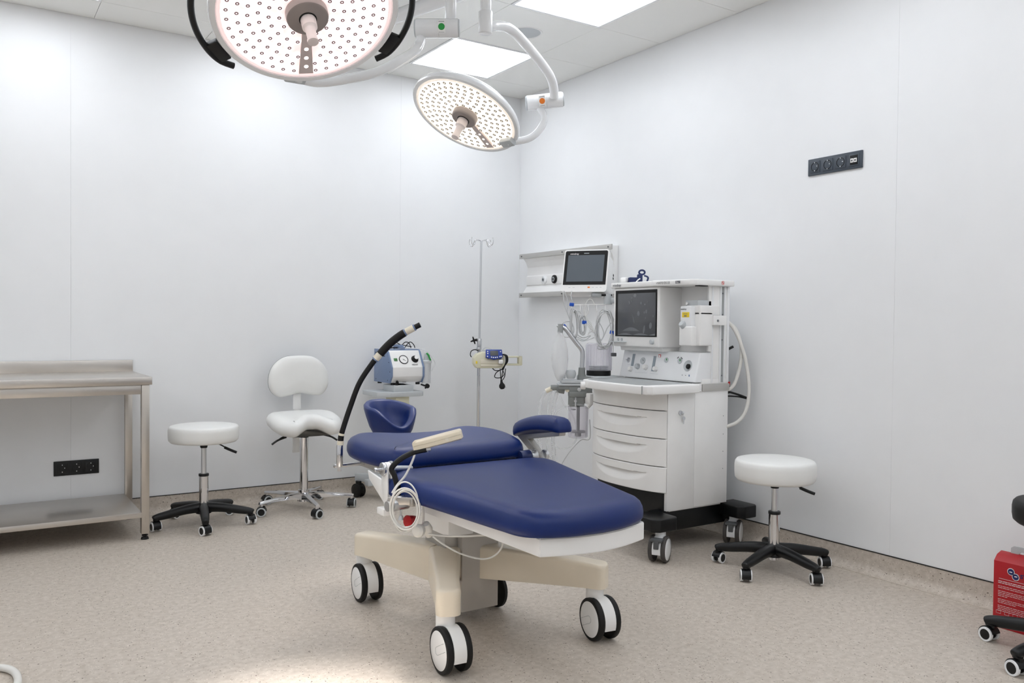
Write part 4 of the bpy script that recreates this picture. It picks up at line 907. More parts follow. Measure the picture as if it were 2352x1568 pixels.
# hoses and clips at the rear right
for P in ([(-.16, -2.16, 1.15), (-.135, -2.187, 1.147), (-.108, -2.213, 1.095), (-.078, -2.238, .993), (-.060, -2.253, .879), (-.056, -2.258, .777), (-.072, -2.25, .686), (-.104, -2.229, .633), (-.148, -2.195, .607), (-.165, -2.18, .602)],
          [(-.16, -2.15, 1.155), (-.112, -2.195, 1.130), (-.080, -2.215, 1.05), (-.075, -2.22, .97), (-.088, -2.21, .879), (-.109, -2.2, .822), (-.14, -2.18, .79)]):
    b = B(); b.tube(P, .0095, 8, 12); part('gas_hose', b, M['tube'], A, True)
b = B(); b.box((-.135, -2.17, .80), (.03, .04, .045), bev=.006); b.tube([(-.14, -2.185, .79), (-.09, -2.22, .772), (-.045, -2.25, .752)], .0055, 4, 8); b.tube([(-.14, -2.185, .765), (-.09, -2.215, .762), (-.05, -2.24, .752)], .004, 4, 8); b.box((-.142, -2.18, .835), (.012, .012, .05)); part('rear_bracket', b, M['rubber'], A, True)
b = B(); b.tube([(-.15, -2.17, 1.0), (-.115, -2.20, 1.025)], .007, smooth=False); part('hose_clip', b, M['rubber'], A, True)
b = B(); b.box((-.136, -2.19, .832), (.012, .014, .018), bev=.002); part('red_tag', b, M['red'], A, True)

# vaporizer hung on the side
t = V_ = thing('vaporizer', 'white anaesthetic vaporizer with a yellow label, mounted right of the filmed screen', 'vaporizer', (-.36, -2.16, 1.03))
b = B(); b.mm((-.385, -2.222, 1.03), (-.292, -2.105, 1.205), bev=.008, seg=3); b.mm((-.42, -2.20, 1.03), (-.37, -2.11, 1.128), bev=.006, seg=3); b.mm((-.385, -2.222, 1.185), (-.24, -2.12, 1.235), bev=.006, seg=3)
part('body', b, M['white'], V_, True)
b = B(); b.mm((-.415, -2.188, 1.115), (-.38, -2.112, 1.232), bev=.006, seg=3); part('front_plate', b, M['whitegloss'], V_, True)
b = B(); b.mm((-.38, -2.20, 1.225), (-.28, -2.115, 1.262), bev=.004); b.cyl((-.382, -2.13, 1.245), (-.388, -2.13, 1.245), .007, mi=1); part('lever_block', b, [M['grey'], M['white']], V_, True)
b = B(); b.box((-.4158, -2.152, 1.187), (.001, .050, .026)); part('agent_label', b, M['yellow'], V_, True, label='yellow label')
b = B(); b.box((-.4166, -2.150, 1.181), (.0008, .018, .006)); b.box((-.4166, -2.150, 1.192), (.0008, .03, .002)); part('label_print', b, M['ink'], V_, True)
b = B(); b.lathe([(0, .026), (.015, .026), (.018, .022), (.020, 0), (0, 0)], (-.408, -2.135, 1.13), (-.75, 0, .5), 24); part('dial', b, M['grey'], V_, True)
text('mindray', .0125, M['ink'], V_, (-.4158, -2.116, 1.212), (0, -1, 0), (0, 0, 1))
b = B(); b.mm((-.30, -2.235, 1.135), (-.205, -2.20, 1.185), bev=.002); b.cyl((-.272, -2.234, 1.158), (-.272, -2.239, 1.158), .006, seg=14, mi=1); part('mount_bracket', b, [M['white'], M['ink']], V_, True)

# breathing circuit block left of the machine
t = Q = thing('breathing_absorber', 'grey breathing circuit block with a clear violet absorber canister, left of the drawers', 'medical device', (-.60, -1.48, .50))
def bx(b, c_, s, bev=.004, mi=0): return b.box(c_, s, rz=-.55, bev=bev, mi=mi)
b = B(); bx(b, (-.60, -1.475, .812), (.16, .10, .018)); bx(b, (-.61, -1.468, .795), (.17, .11, .012)); part('valve_plate', b, M['grey'], Q, True)
b = B(); bx(b, (-.615, -1.465, .778), (.155, .09, .022)); bx(b, (-.60, -1.50, .742), (.10, .07, .03)); bx(b, (-.58, -1.50, .765), (.13, .07, .045)); bx(b, (-.55, -1.51, .73), (.05, .07, .035)); bx(b, (-.60, -1.49, .708), (.085, .075, .07)); b.cyl((-.692, -1.43, .77), (-.655, -1.455, .762), .022, seg=18); b.cyl((-.72, -1.41, .775), (-.68, -1.44, .775), .016); b.cyl((-.57, -1.50, .85), (-.57, -1.50, .89), .021, .018, 20); b.cyl((-.57, -1.5, .82), (-.57, -1.5, .85), .027, .022, 20); b.box((-.52, -1.50, .83), (.12, .10, .02), rz=-.55, bev=.003)
part('valve_block', b, mat('block_grey', (136, 139, 137), .4), Q, True)
b = B(); b.cyl((-.602, -1.517, .768), (-.608, -1.527, .768), .011, seg=18, bev=.002); part('lock_screw', b, M['alu'], Q, True)
b = B(); b.cyl((-.625, -1.515, .705), (-.632, -1.525, .705), .008); b.cyl((-.628, -1.52, .675), (-.628, -1.52, .725), .005); part('drain_valve', b, M['alu'], Q, True)
for P in ([(-.742, -1.395, .752), (-.765, -1.385, .70), (-.775, -1.38, .60), (-.772, -1.385, .45), (-.75, -1.40, .30)], [(-.690, -1.43, .755), (-.705, -1.42, .66), (-.712, -1.42, .54), (-.705, -1.425, .42), (-.70, -1.43, .30)]):
    b = B(); b.tube(P, lambda u_: .0105+.0012*math.sin(u_*2*PI*46), 60, 12); part('corrugated_hose', b, M['clear'], Q, True, angle=180)
b = B(); b.lathe([(0, 0), (.02, 0), (.026, .01), (.03, .03), (.024, .048), (0, .052)], (-.632, -1.48, .828), (0, 0, 1), 22); b.lathe([(0, 0), (.014, 0), (.016, .02), (0, .022)], (-.67, -1.455, .828), (0, 0, 1), 18); part('valve_dome', b, M['grey'], Q, True)
b = B(); b.cyl((-.742, -1.395, .755), (-.715, -1.415, .772), .0135, seg=18); part('port_cap', b, M['cream'], Q, True)
b = B(); b.cyl((-.650, -1.478, .765), (-.658, -1.483, .765), .013, seg=18); part('port_cap', b, M['cream'], Q, True)
b = B(); b.tube([(-.57, -1.5, .885), (-.568, -1.503, .95), (-.572, -1.50, .99), (-.595, -1.485, 1.025), (-.64, -1.455, 1.095), (-.655, -1.445, 1.112), (-.675, -1.432, 1.122), (-.685, -1.428, 1.115)], .0135, 7, 16); part('bag_arm', b, M['alu'], Q, True)
b = B(); b.cyl((-.686, -1.45, 1.085), (-.686, -1.45, 1.135), .015, seg=18); part('bag_mount', b, M['midgrey'], Q, True)
b = B(); b.lathe([(0, 0), (.05, 0), (.056, .006), (.058, .175), (.054, .175), (.052, .008), (0, .006)], (-.592, -1.50, .497), (0, 0, 1), 32); part('absorber_canister', b, M['violet'], Q, True)
b = B(); b.cyl((-.592, -1.50, .515), (-.592, -1.50, .68), .0095, seg=14); b.cyl((-.592, -1.50, .526), (-.592, -1.50, .534), .048, seg=28); b.cyl((-.592, -1.50, .505), (-.592, -1.50, .522), .018); b.box((-.62, -1.49, .655), (.02, .02, .006)); part('canister_core', b, M['darkgrey'], Q, True)
b = B(); b.tube([(-.715, -1.438, .76), (-.70, -1.45, .75), (-.668, -1.473, .679), (-.634, -1.515, .606), (-.622, -1.53, .509), (-.645, -1.51, .455), (-.69, -1.47, .435), (-.724, -1.435, .471), (-.73, -1.429, .532), (-.71, -1.441, .63), (-.658, -1.49, .677), (-.607, -1.535, .685), (-.577, -1.56, .67)], .0042, 7, 8)
b.tube([(-.72, -1.42, .76), (-.73, -1.41, .7), (-.745, -1.415, .60), (-.742, -1.417, .507), (-.746, -1.416, .433), (-.72, -1.43, .37)], .004, 7, 8)
part('sample_tube', b, M['clear'], Q, True)
b = B(); b.tube([(-.545, -1.545, .60), (-.548, -1.552, .494), (-.585, -1.521, .484), (-.626, -1.495, .435), (-.661, -1.474, .38), (-.70, -1.45, .30)], .0025, 7, 8); part('drain_line', b, M['cable'], Q, True)
b = B(); b.tube([(-.575, -1.56, .672), (-.56, -1.57, .69), (-.55, -1.575, .70)], .012, 4, 12); b.box((-.55, -1.56, .72), (.06, .07, .06), rz=-.1, bev=.006); part('elbow', b, M['white'], Q, True)
single('breathing_bag', B().lathe([(0, 0), (.012, .004), (.028, .03), (.042, .075), (.048, .125), (.044, .175), (.033, .22), (.022, .25), (.015, .268), (.013, .28), (0, .28)], (-.688, -1.451, .812), (0, 0, 1), 32), M['bag'], 'milky translucent breathing bag hanging left of the anaesthesia machine', 'breathing bag', angle=80)
t = thing('bellows_unit', 'clear violet bellows cylinder on a black base, left of the filmed screen', 'bellows', (-.44, -1.49, .84))
b = B(); b.lathe([(0, .155), (.066, .155), (.074, .15), (.076, .14), (.076, 0), (.073, 0), (.073, .138), (.066, .148), (0, .150)], (-.44, -1.49, .872), (0, 0, 1), 40)
for k in range(12): a = k*PI/6; b.cyl((-.44+.074*math.cos(a), -1.49+.074*math.sin(a), .875), (-.44+.074*math.cos(a), -1.49+.074*math.sin(a), 1.01), .0018, seg=6)
part('cylinder', b, M['violet'], t, True)
b = B(); b.cyl((-.44, -1.49, .842), (-.44, -1.49, .872), .070, seg=36, bev=.003); part('base', b, M['rubber'], t, True)
b = B(); b.lathe([(0, 0)]+[(.052+.006*(k % 2), .003+.003*k) for k in range(8)]+[(0, .027)], (-.44, -1.49, .873), (0, 0, 1), 32); part('bellows', b, M['grey'], t, True)
b = B(); b.mm((-.54, -1.596, .80), (-.34, -1.41, .842), bev=.005); part('mount_plate', b, M['grey'], t, True)

# patient monitor on its bracket
mp = Vector((-.467, -1.39, 1.447)); mx = Vector((.60, -.80, 0)).normalized()
mn = Vector((mx.y, -mx.x, 0)).normalized()
if mn.dot(Vector((-1, -1, 0))) < 0: mn = -mn
tl = 17*DEG; mz = Vector((0, 0, 1))*math.cos(tl)-mn*math.sin(tl); mf = (mn*math.cos(tl)+Vector((0, 0, 1))*math.sin(tl)).normalized()
Mm = Matrix((mx, -mf, mz)).transposed().to_4x4(); Mm.translation = mp     # local: x right, y into the case, z up
t = P_ = thing('patient_monitor', 'white patient monitor with a dark bezelled grey screen, on a bracket beside the gas panel', 'monitor', tuple(mp-Vector((0, 0, .13))))
def ml(b): b.bm.transform(Mm); return b
def rbox(b, w_, h_, y0, y1, r_, mi=0, c_=(0, 0), bl=None):
    P = []
    for (sx, sz, a0) in ((1, 1, 0), (-1, 1, 90), (-1, -1, 180), (1, -1, 270)):
        rr = r_ if bl is None or sz > 0 else bl
        for k in range(6): a = (a0+k*18)*DEG; P.append((c_[0]+sx*(w_/2-rr)+rr*math.cos(a), c_[1]+sz*(h_/2-rr)+rr*math.sin(a)))
    b.prism(P, y0, y1, 'y', mi=mi); return b
b = rbox(B(), .270, .262, 0, .03, .016); b.box((.005, .085, .0), (.25, .13, .235), bev=.02, seg=3); part('case', ml(b), M['white'], P_, True)
b = rbox(B(), .254, .210, -.0015, .002, .010, c_=(0, .017), bl=.002); part('bezel', ml(b), M['rubber'], P_, True)
b = B(); b.box((0, -.002, .013), (.218, .001, .164)); part('screen', ml(b), M['screen'], P_, True)
b = B(); b.box((.03, -.001, -.104), (.014, .002, .008), bev=.001); part('alarm_button', ml(b), M['orange'], P_, True)
b = B()
for x_ in (-.085, -.06, .055, .078, .10): b.box((x_, -.0008, -.104), (.012, .001, .002))
b.box((0, -.0020, .106), (.03, .001, .0035)); part('button_print', ml(b), M['grey'], P_, True)
tx = text('mindray', .016, M['inkwhite'], P_, Mm @ Vector((-.098, -.0022, .098)), mx, mz)
b = B(); b.box((.113, .10, .065), (.004, .08, .05), bev=.004); part('side_pocket', ml(b), M['whitegloss'], P_, True)
b = B(); b.mm((-.0, .12, -.10), (.13, .20, .10), bev=.02); b.mm((.128, .15, -.0), (.132, .165, .012), mi=1); b.mm((.128, .15, .02), (.132, .165, .032), mi=1); part('rear_module', ml(b), [M['white'], M['rubber']], P_, True)
t = thing('monitor_bracket', 'grey swivel bracket carrying the patient monitor beside the machine top', 'bracket', (-.38, -1.53, 1.25))
b = B(); bx(b, (-.435, -1.455, 1.302), (.055, .05, .022), .004, 0); bx(b, (-.39, -1.49, 1.303), (.06, .05, .012), .003, 1); part('handle_block', b, [M['midgrey'], M['rubber']], t, True)
b = B(); b.cyl((-.385, -1.50, 1.25), (-.385, -1.50, 1.31), .024, seg=22); b.box((-.36, -1.56, 1.272), (.05, .12, .03), rz=0, bev=.005); part('swivel_arm', b, M['grey'], t, True)
b = B(); b.tube([(-.571, -1.40, 1.245), (-.385, -1.52, 1.25)], .0022, smooth=False, seg=8)
for p_ in ((-.571, -1.40), (-.53, -1.427), (-.49, -1.453), (-.45, -1.478), (-.41, -1.505)): b.tube([(p_[0], p_[1], 1.246), (p_[0]-.004, p_[1]-.006, 1.215), (p_[0]-.01, p_[1]-.015, 1.205), (p_[0]-.014, p_[1]-.02, 1.215)], .0018, 4, 6)
part('cable_hooks', b, M['white'], t, True)

# cable coils hanging under the monitor
def coil(label, c_, ru, rv, n, seed, extra, clips):
    R_ = random.Random(seed); t = thing('cable_coil', label, 'cable', tuple(c_), 0, 'cable coils under the patient monitor'); c_ = Vector(c_); b = B()
    for k in range(n):
        P = []; tilt = R_.uniform(-.12, .12); su = ru*R_.uniform(.72, 1.05); sv = rv*R_.uniform(.85, 1.04); dx = R_.uniform(-.006, .006); dd = R_.uniform(-.02, .02)
        for q in range(12):
            a = q*PI/6; P.append(c_+e1*(su*math.cos(a)+tilt*sv*math.sin(a)+dx)+Vector((0, 0, sv*math.sin(a)-.004*k/n))+Vector((.548, .836, 0))*(dd+.008*math.sin(2*a+k)))
        b.tube(P, .0026, 5, 7, closed=True)
    for P in extra: b.tube(P, .0024, 7, 7)
    part('cable', b, M['cable'], t, True)
    for (x, y, z, rot) in clips:
        bb = B(); bb.box((x, y, z), (.026, .016, .020), rz=-.55, bev=.004, rot=Matrix.Rotation(-.55, 4, 'Z') @ Matrix.Rotation(rot, 4, 'Y')); part('clip', bb, M['clipblue'], t, True)
    return t
tt = coil('large coil of grey leads with one blue clip, hanging beside the filmed screen', (-.468, -1.575, 1.11), .050, .108, 9, 3,
     [[(-.419, -1.605, 1.13), (-.433, -1.602, 1.05), (-.428, -1.603, 1.0), (-.427, -1.601, .975)], [(-.52, -1.54, 1.09), (-.48, -1.56, 1.05), (-.45, -1.58, 1.12), (-.42, -1.6, 1.16)], [(-.50, -1.55, 1.16), (-.47, -1.57, 1.08), (-.50, -1.55, 1.0), (-.45, -1.58, .998)]], [(-.436, -1.60, 1.09, .2)])
b = B(); b.box((-.424, -1.602, .965), (.028, .02, .020), rz=-.3, bev=.003); part('connector', b, M['darkgrey'], tt, True)
tt = coil('tangled bundle of grey leads with two blue clips, above the breathing bag arm', (-.600, -1.462, 1.14), .022, .085, 7, 9,
     [[(-.646, -1.417, 1.322), (-.642, -1.424, 1.25), (-.624, -1.435, 1.19), (-.60, -1.45, 1.12)], [(-.64, -1.42, 1.322), (-.625, -1.43, 1.27), (-.63, -1.44, 1.20), (-.61, -1.45, 1.15)], [(-.60, -1.44, 1.322), (-.612, -1.447, 1.29), (-.60, -1.455, 1.25)], [(-.59, -1.47, 1.08), (-.55, -1.48, 1.058), (-.51, -1.50, 1.07), (-.54, -1.485, 1.045), (-.58, -1.47, 1.06)], [(-.58, -1.47, 1.05), (-.55, -1.49, 1.04), (-.50, -1.52, 1.06)],
      [(-.69, -1.43, 1.09), (-.66, -1.44, 1.14), (-.61, -1.45, 1.145), (-.60, -1.46, 1.09), (-.635, -1.45, 1.06), (-.68, -1.43, 1.075), (-.69, -1.43, 1.10)]], [(-.612, -1.455, 1.245, .1), (-.645, -1.435, 1.12, .9)])
coil('small coil of grey leads with a blue clip, between the two larger coils', (-.562, -1.492, 1.13), .018, .058, 5, 21, [[(-.56, -1.49, 1.18), (-.58, -1.48, 1.21), (-.60, -1.46, 1.20)]], [(-.556, -1.50, 1.145, 0)])
b = B()
for k in range(4): b.tube([(-.53+.012*k, -1.44, 1.25-.0*k), (-.52+.01*k, -1.45, 1.20), (-.50-.01*k, -1.46, 1.16), (-.48+.014*k, -1.47, 1.13-.02*k), (-.50+.01*k, -1.46, 1.07+.012*k)], .0014, 6, 6)
b.tube([(-.50, -1.44, 1.25), (-.49, -1.45, 1.275), (-.47, -1.46, 1.275), (-.455, -1.47, 1.24)], .0014, 6, 6)
single('sensor_lead', b, M['tube'], 'thin white sensor leads hanging from the hooks below the monitor', 'cable')

# blue blood pressure bulb and bracket on the machine top
t = thing('plastic_clamp', 'navy blue plastic clamp lying on top of the anaesthesia machine', 'clamp', (-.30, -1.66, 1.366))
b = B(); b.box((-.34, -1.66, 1.383), (.05, .05, .034), rz=-.5, bev=.006); b.box((-.315, -1.69, 1.392), (.030, .03, .052), rz=-.6, bev=.007); b.tube([Vector((-.308, -1.70, 1.428))+e1*(.016*math.cos(k*PI/5))+Vector((0, 0, .012*math.sin(k*PI/5)))for k in range(10)], .0055, 3, 8, closed=True); b.tube([(-.30, -1.71, 1.41), (-.285, -1.725, 1.40), (-.288, -1.722, 1.378)], .005, 4, 8); part('clamp_body', b, M['navy'], t, True)
b = B(); b.tube([(-.345, -1.69, 1.369), (-.335, -1.70, 1.385), (-.325, -1.705, 1.392)], .0035, 5, 8); b.box((-.375, -1.63, 1.385), (.04, .04, .03), rz=.3, bev=.01); part('white_strap', b, M['white'], t, True)

# ---------------------------------------------------------------- surgical lights
def disc_frame(n):
    n = Vector(n).normalized(); u_ = n.cross(Vector((0, 0, 1))).normalized(); return u_, n.cross(u_), n   # n points out of the lit face
def surgical_light(label, C_, n_, Rd, face, led, iris, bar_dir, arm_pts, cyl, tag_m, yoke, stem, beam, aim, spot_deg, n_rows, rails=True, sizes=(.0135,)):
    C_ = Vector(C_); u_, v_, n_ = disc_frame(n_)
    t = thing('surgical_light', label, 'surgical light', tuple(C_), 0, 'ceiling mounted surgical lights')
    b = B(); k = Rd
    b.lathe([(0, -.085), (k*.30, -.083), (k*.62, -.070), (k*.86, -.045), (k*.965, -.018), (k, .0), (k*.998, .012), (k*.985, .019), (k*.93, .020), (k*.915, .010), (0, .004)], C_, n_, 84); part('housing', b, M['whitegloss'], t, True, angle=50)
    b = B(); b.lathe([(0, .011), (k*.905, .011), (k*.915, .017), (k*.88, .019), (k*.87, .014)], C_, n_, 84); part('face_plate', b, face, t, True)
    b = B(); b.lathe([(k*.868, .0135), (k*.885, .0215), (k*.905, .0225), (k*.925, .0215), (k*.93, .017)], C_, n_, 84); part('cover_ring', b, M['clear'], t, True)
    # LED lenses in rings, leaving the hub and the sensor bar free
    proto = None; rr = Rd*.235; ring = 0; bd = (u_*math.cos(bar_dir)+v_*math.sin(bar_dir)); pos = []
    rads = [Rd*(.29+i*(.535/(n_rows-1))) for i in range(n_rows)]
    SPC = .122; LR = .046 if Rd > .32 else .052
    for i, r_ in enumerate(rads):
        cnt = int(2*PI*r_/(Rd*SPC)); ph = i*.37
        for q in range(cnt):
            a = 2*PI*q/cnt+ph; p = u_*(r_*math.cos(a))+v_*(r_*math.sin(a)); al = p.dot(bd); pe = (p-bd*al).length
            if al > 0 and pe < Rd*.075: continue
            pos.append(C_+p+n_*.011)
    pos.sort(key=lambda p: -(p-C_).dot(v_))
    lr = Rd*LR; IR = .5 if Rd > .32 else .62
    ORt = ORG[t.name].inverted()
    for p in pos[:100]:
        if proto is None:
            b = B(); b.lathe([(lr*IR, .0085), (lr*.78, .0075), (lr, .002), (lr*1.02, 0)], (0, 0, 0), n_, 16); b.lathe([(lr*.16, .0089), (lr*IR*.7, .0088), (lr*IR, .0085), (lr*IR, .0080)], (0, 0, 0), n_, 14, mi=1); b.lathe([(0, .0092), (lr*.16, .0089)], (0, 0, 0), n_, 10)
            proto = part('led_lens', b, [led, iris], t, False); o = proto
        else:
            o = proto.copy(); COL.objects.link(o); o.parent = t
        o.location = ORt @ p
    if len(pos) > 100:
        b = B()
        for p in pos[100:]: b.lathe([(lr*IR, .0085), (lr*.78, .0075), (lr, .002), (lr*1.02, 0)], p, n_, 16); b.lathe([(lr*.16, .0089), (lr*IR*.7, .0088), (lr*IR, .0085), (lr*IR, .0080)], p, n_, 14, mi=1)
        o = part('led_lens', b, [led, iris], t, True); o['kind'] = 'stuff'
    # sensor bar
    b = B(); tbm = bmesh.new(); w0, w1 = Rd*.045, Rd*.082; s_ = n_.cross(bd)
    lo = [C_+bd*(Rd*.20)-s_*w0, C_+bd*(Rd*.86)-s_*w1, C_+bd*(Rd*.86)+s_*w1, C_+bd*(Rd*.20)+s_*w0]
    A0 = [tbm.verts.new(p+n_*.012) for p in lo]; A1 = [tbm.verts.new(p+n_*.021) for p in lo]; tbm.faces.new(A0); tbm.faces.new(A1[::-1])
    for i in range(4): tbm.faces.new((A0[i], A1[i], A1[(i+1) % 4], A0[(i+1) % 4]))
    bmesh.ops.recalc_face_normals(tbm, faces=tbm.faces[:]); b.add(tbm)
    for f_ in (.49, .62, .75): b.lathe([(0, .0218), (Rd*.024, .0216), (Rd*.026, .0205)], C_+bd*(Rd*f_), n_, 16, mi=1)
    part('sensor_bar', b, [mat('lamp_bar', (214, 200, 196), .4), led], t, True)
    # hub and sterile handle
    b = B(); b.lathe([(0, .046), (Rd*.205, .046), (Rd*.22, .042), (Rd*.225, .034), (Rd*.225, .011)], C_, n_, 44); part('hub', b, M['lampgrey'], t, True)
    b = B(); b.lathe([(.0, .0475), (.033, .0475), (.033, .0455)], C_, n_, 28); b2 = b; part('hub_seal', b2, M['rubber'], t, True)
    b = B(); b.lathe([(0, .046), (.027, .046), (.029, .052), (.028, .088), (.022, .094), (.019, .098), (.018, .142), (.021, .150), (.0205, .160), (.012, .163), (0, .160)], C_, n_, 28); part('handle', b, M['handle'], t, True)
    # side grips
    if rails:
        for sgn in (-1, 1):
            a_m = rails[0] if sgn < 0 else rails[1]; P = []
            for q in range(15):
                a = a_m[0]+(a_m[1]-a_m[0])*q/14; ro = Rd*(1.155-.06*(q == 14)-.012*(q == 13))
                P.append(C_+u_*(ro*math.cos(a))+v_*(ro*math.sin(a))+n_*.0)
            b = B(); b.tube(P, .0125, 3, 12)
            for q in (3, 12):
                d_ = (P[q]-C_).normalized(); b.box((P[q]+C_+d_*Rd*.98)/2, (.10, .045, .022), bev=.004, rot=Matrix((n_.cross(d_), d_, n_)).transposed().to_4x4())
            part('side_grip', b, M['black'], t, True)
    # yoke, joint cylinder, arms
    b = B(); b.tube(yoke[0], yoke[1], 8, 18); part('yoke', b, M['whitegloss'], t, True)
    b = B(); o = Vector(yoke[0][-1]); b.box(o, (.09, .05, .03), bev=.008, rot=Matrix((u_, v_, n_)).transposed().to_4x4()); part('yoke_mount', b, M['grey'], t, True)
    p0, p1, rc_ = Vector(cyl[0]), Vector(cyl[1]), cyl[2]
    b = B(); b.cyl(p0, p1, rc_, seg=36, bev=.004); b.cyl(p0.lerp(p1, -.03), p0.lerp(p1, .05), rc_*.93, seg=36, mi=1, bev=.003); b.cyl(p0.lerp(p1, .96), p0.lerp(p1, 1.03), rc_*.93, seg=36, mi=1, bev=.003); b.cyl(p0.lerp(p1, .545), p0.lerp(p1, .552), rc_*1.004, seg=36, mi=1); part('joint_cylinder', b, [M['whitegloss'], M['grey']], t, True)
    # round sticker facing the room
    mid = p0.lerp(p1, cyl[3]); ax_ = (p1-p0).normalized(); toc = Vector((-.55, -.80, -.16)); toc = (toc-ax_*toc.dot(ax_)).normalized(); sz_ = ax_.cross(toc)
    if sz_.z < 0: sz_ = -sz_
    xx = sz_.cross(toc)
    Rs = Matrix((xx, sz_, toc)).transposed().to_4x4()
    b = B(); b.box(mid+toc*(rc_+.0002), (.034, .056, .0012), rot=Rs); b.box(mid+toc*(rc_+.001)+sz_*.022, (.026, .002, .0008), rot=Rs, mi=1); b.box(mid+toc*(rc_+.001)-sz_*.024, (.026, .0015, .0008), rot=Rs, mi=1); o = part('sticker', b, [M['white'], M['ink']], t, True)
    b = B(); b.lathe([(0, .0015), (.0145, .0015), (.015, 0), (0, 0)], mid+toc*(rc_+.001), toc, 24); b.lathe([(.008, .0018), (.0095, .0018)], mid+toc*(rc_+.001), toc, 20); part('sticker_dot', b, tag_m, o, True)
    for i, (P, r_) in enumerate(arm_pts):
        b = B(); b.tube(P, r_, 8, 20); part('arm', b, M['whitegloss'], t, True)
    for (a_, c_, r_) in stem:
        b = B(); b.cyl(a_, c_, r_, seg=30, bev=.003); part('stem', b, M['whitegloss'], t, True)
    # the beam itself
    L = bpy.data.lights.new('beam', 'SPOT'); L.energy = beam; L.color = (1, .955, .92); L.spot_size = spot_deg*DEG; L.spot_blend = .75; L.shadow_soft_size = Rd*.8
    lo_ = bpy.data.objects.new('beam', L); COL.objects.link(lo_); lo_.parent = t
    dvec = (Vector(aim)-C_).normalized(); lo_.location = ORt @ (C_+n_*.19); lo_.rotation_euler = dvec.to_track_quat('-Z', 'Y').to_euler()
    return t
C1 = (-2.415, -2.166, 2.293); n1 = (0.003, -.494, -.869)
C2 = (-1.275, -1.397, 2.236); n2 = (-.477, -.09, -.874)
MAST = Vector((-1.745, -.802, 0))
s1 = Vector((-1.633, -1.864, 0)); s2 = Vector((-1.449, -1.867, 0))
surgical_light('larger surgical light with two black side grips, cut by the top edge', C1, n1, .35, M['ledface'], M['led'], M['iris'], 107*DEG,
    [([(MAST.x, MAST.y, 2.775), (-1.70, -1.40, 2.775), (s1.x, s1.y, 2.775)], .025)],
    ((-1.766, -1.78, 2.469), (-1.604, -1.886, 2.471), .042, .62), M['green'],
    ([(-1.745, -1.79, 2.44), (-1.757, -1.80, 2.395), (-1.80, -1.84, 2.345), (-1.88, -1.86, 2.285), (-1.99, -1.85, 2.215), (-2.13, -1.83, 2.165), (-2.24, -1.81, 2.14), (-2.345, -1.845, 2.135)], .021),
    [((s1.x, s1.y, 2.49), (s1.x, s1.y, 2.79), .025)], BEAM1, (-2.74, -3.02, 0), 21, 6, rails=((-40*DEG, 61*DEG), (255*DEG, 155*DEG)))
surgical_light('smaller surgical light tilted to the left, above the room corner', C2, n2, .30, M['ledface2'], M['led2'], M['iris2'], 80*DEG,
    [([(MAST.x, MAST.y, 2.71), (-1.6, -1.33, 2.71), (s2.x, s2.y, 2.71)], .035), ([(s2.x, s2.y, 2.515), (-1.416, -1.865, 2.524), (-1.38, -1.852, 2.538), (-1.318, -1.832, 2.552), (-1.242, -1.811, 2.540), (-1.109, -1.768, 2.482), (-.996, -1.724, 2.428), (-.937, -1.692, 2.392), (-.900, -1.659, 2.357), (-.885, -1.640, 2.325)], .0235)],
    ((-.979, -1.523, 2.304), (-.82, -1.627, 2.329), .040, .42), M['orange'],
    ([(-.925, -1.56, 2.285), (-.905, -1.575, 2.245), (-.905, -1.575, 2.205), (-.93, -1.56, 2.155), (-.965, -1.54, 2.122), (-1.01, -1.52, 2.105), (-1.07, -1.48, 2.095)], .019),
    [((s2.x, s2.y, 2.482), (s2.x, s2.y, 2.585), .0325), ((s2.x, s2.y, 2.58), (s2.x, s2.y, 2.73), .0255)], BEAM2, (-1.95, -2.2, 0), 40, 6, rails=None)
t = thing('ceiling_mount', 'white ceiling mast carrying both surgical light arms, behind the larger light', 'lamp mount', (MAST.x, MAST.y, H))
b = B(); b.cyl((MAST.x, MAST.y, 2.66), (MAST.x, MAST.y, H-.001), .036, seg=32); part('mast', b, M['whitegloss'], t, True)
b = B(); b.lathe([(.037, -.03), (.09, -.024), (.12, -.008), (.124, -.0005)], (MAST.x, MAST.y, H), (0, 0, 1), 40); part('canopy', b, M['whitegloss'], t, True)

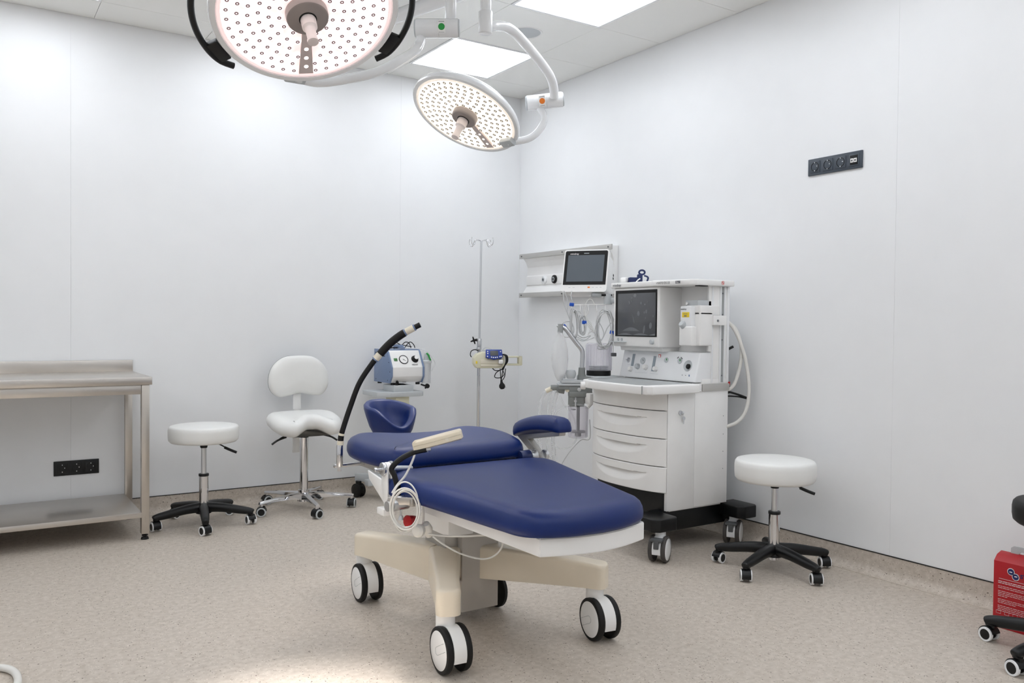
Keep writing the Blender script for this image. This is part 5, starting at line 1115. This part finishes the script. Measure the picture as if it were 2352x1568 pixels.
# ---------------------------------------------------------------- red carton on the floor
t = thing('red_carton', 'red printed carton with a carry handle on the floor by the right wall', 'box', (-.15, -3.76, 0))
rx0, rx1, ry0, ry1 = -.215, -.11, -3.79, -3.592
b = B(); b.mm((rx0, ry0, 0), (rx1, ry1, .253), bev=.0015); b.prism([(rx0, .252), (rx0+.02, .272), (rx0+.052, .282), (rx1-.02, .272), (rx1, .252)], ry0, ry1-.001, 'y'); part('carton_body', b, M['redbox'], t, True)
b = B(); b.prism([(-3.63, .272), (-3.63, .300), (-3.64, .308), (-3.75, .308), (-3.76, .300), (-3.76, .272), (-3.74, .272), (-3.725, .290), (-3.665, .290), (-3.65, .272)], rx0+.048, rx0+.056, 'x'); part('handle', b, M['grey'], t, True)
F = rx0-.0006
b = B(); b.lathe([(0, .0006), (.013, .0006), (.0135, 0)], (F, -3.655, .222), (-1, 0, 0), 20, mi=0); b.lathe([(0, .0006), (.013, .0006), (.0135, 0)], (F, -3.672, .206), (-1, 0, 0), 20, mi=0)
b.lathe([(0, .0009), (.011, .0009)], (F, -3.655, .222), (-1, 0, 0), 20, mi=1); b.lathe([(0, .0009), (.011, .0009)], (F, -3.672, .206), (-1, 0, 0), 20, mi=1); b.box((F-.001, -3.655, .221), (.0006, .010, .004), mi=0); b.box((F-.001, -3.673, .208), (.0006, .010, .004), mi=0)
part('emblem', b, [M['inkwhite'], M['navyink']], t, True)
text('STARLAB', .020, M['navyink'], t, (F, -3.688, .206), (0, -1, 0), (0, 0, 1), bold=.0006)
b = B(); R_ = random.Random(2); z = .188; b.box((F, -3.695, z), (.0005, .165, .0012)); z -= .010
for ln, bold_ in [(.17, 1), (.17, 1), (0, 0), (.19, 0), (.18, 0), (0, 0), (.2, 0), (.19, 0), (.2, 0), (.04, 0), (0, 0), (.12, 0), (.15, 0), (.08, 0), (0, 0), (.2, 0), (.2, 0), (.19, 0), (.17, 0)]:
    if ln:
        y = -3.61; end = -3.61-ln*.78
        while y > end:
            wd = R_.uniform(.006, .016); b.box((F, y-wd/2, z), (.0005, wd, .0024 if bold_ else .0014)); y -= wd+.0022
    z -= .0062
for k in range(5): yy = -3.612-k*.030; b.tube([(F, yy+.007, .055), (F, yy+.007, .066), (F, yy-.009, .066), (F, yy-.009, .055)], .0006, smooth=False, closed=True, seg=5)
part('print', b, M['inkwhite'], t, True)

# white curved tube at the lower left edge of the view
b = B(); b.tube([(-3.52, -2.18, .012), (-3.45, -2.115, .012), (-3.40, -2.105, .012), (-3.365, -2.145, .012), (-3.35, -2.215, .012), (-3.36, -2.30, .012), (-3.42, -2.42, .012), (-3.55, -2.50, .012)], .0115, 8, 14)
single('white_hose', b, M['tube'], 'thick white hose curling on the floor at the lower left corner', 'hose')
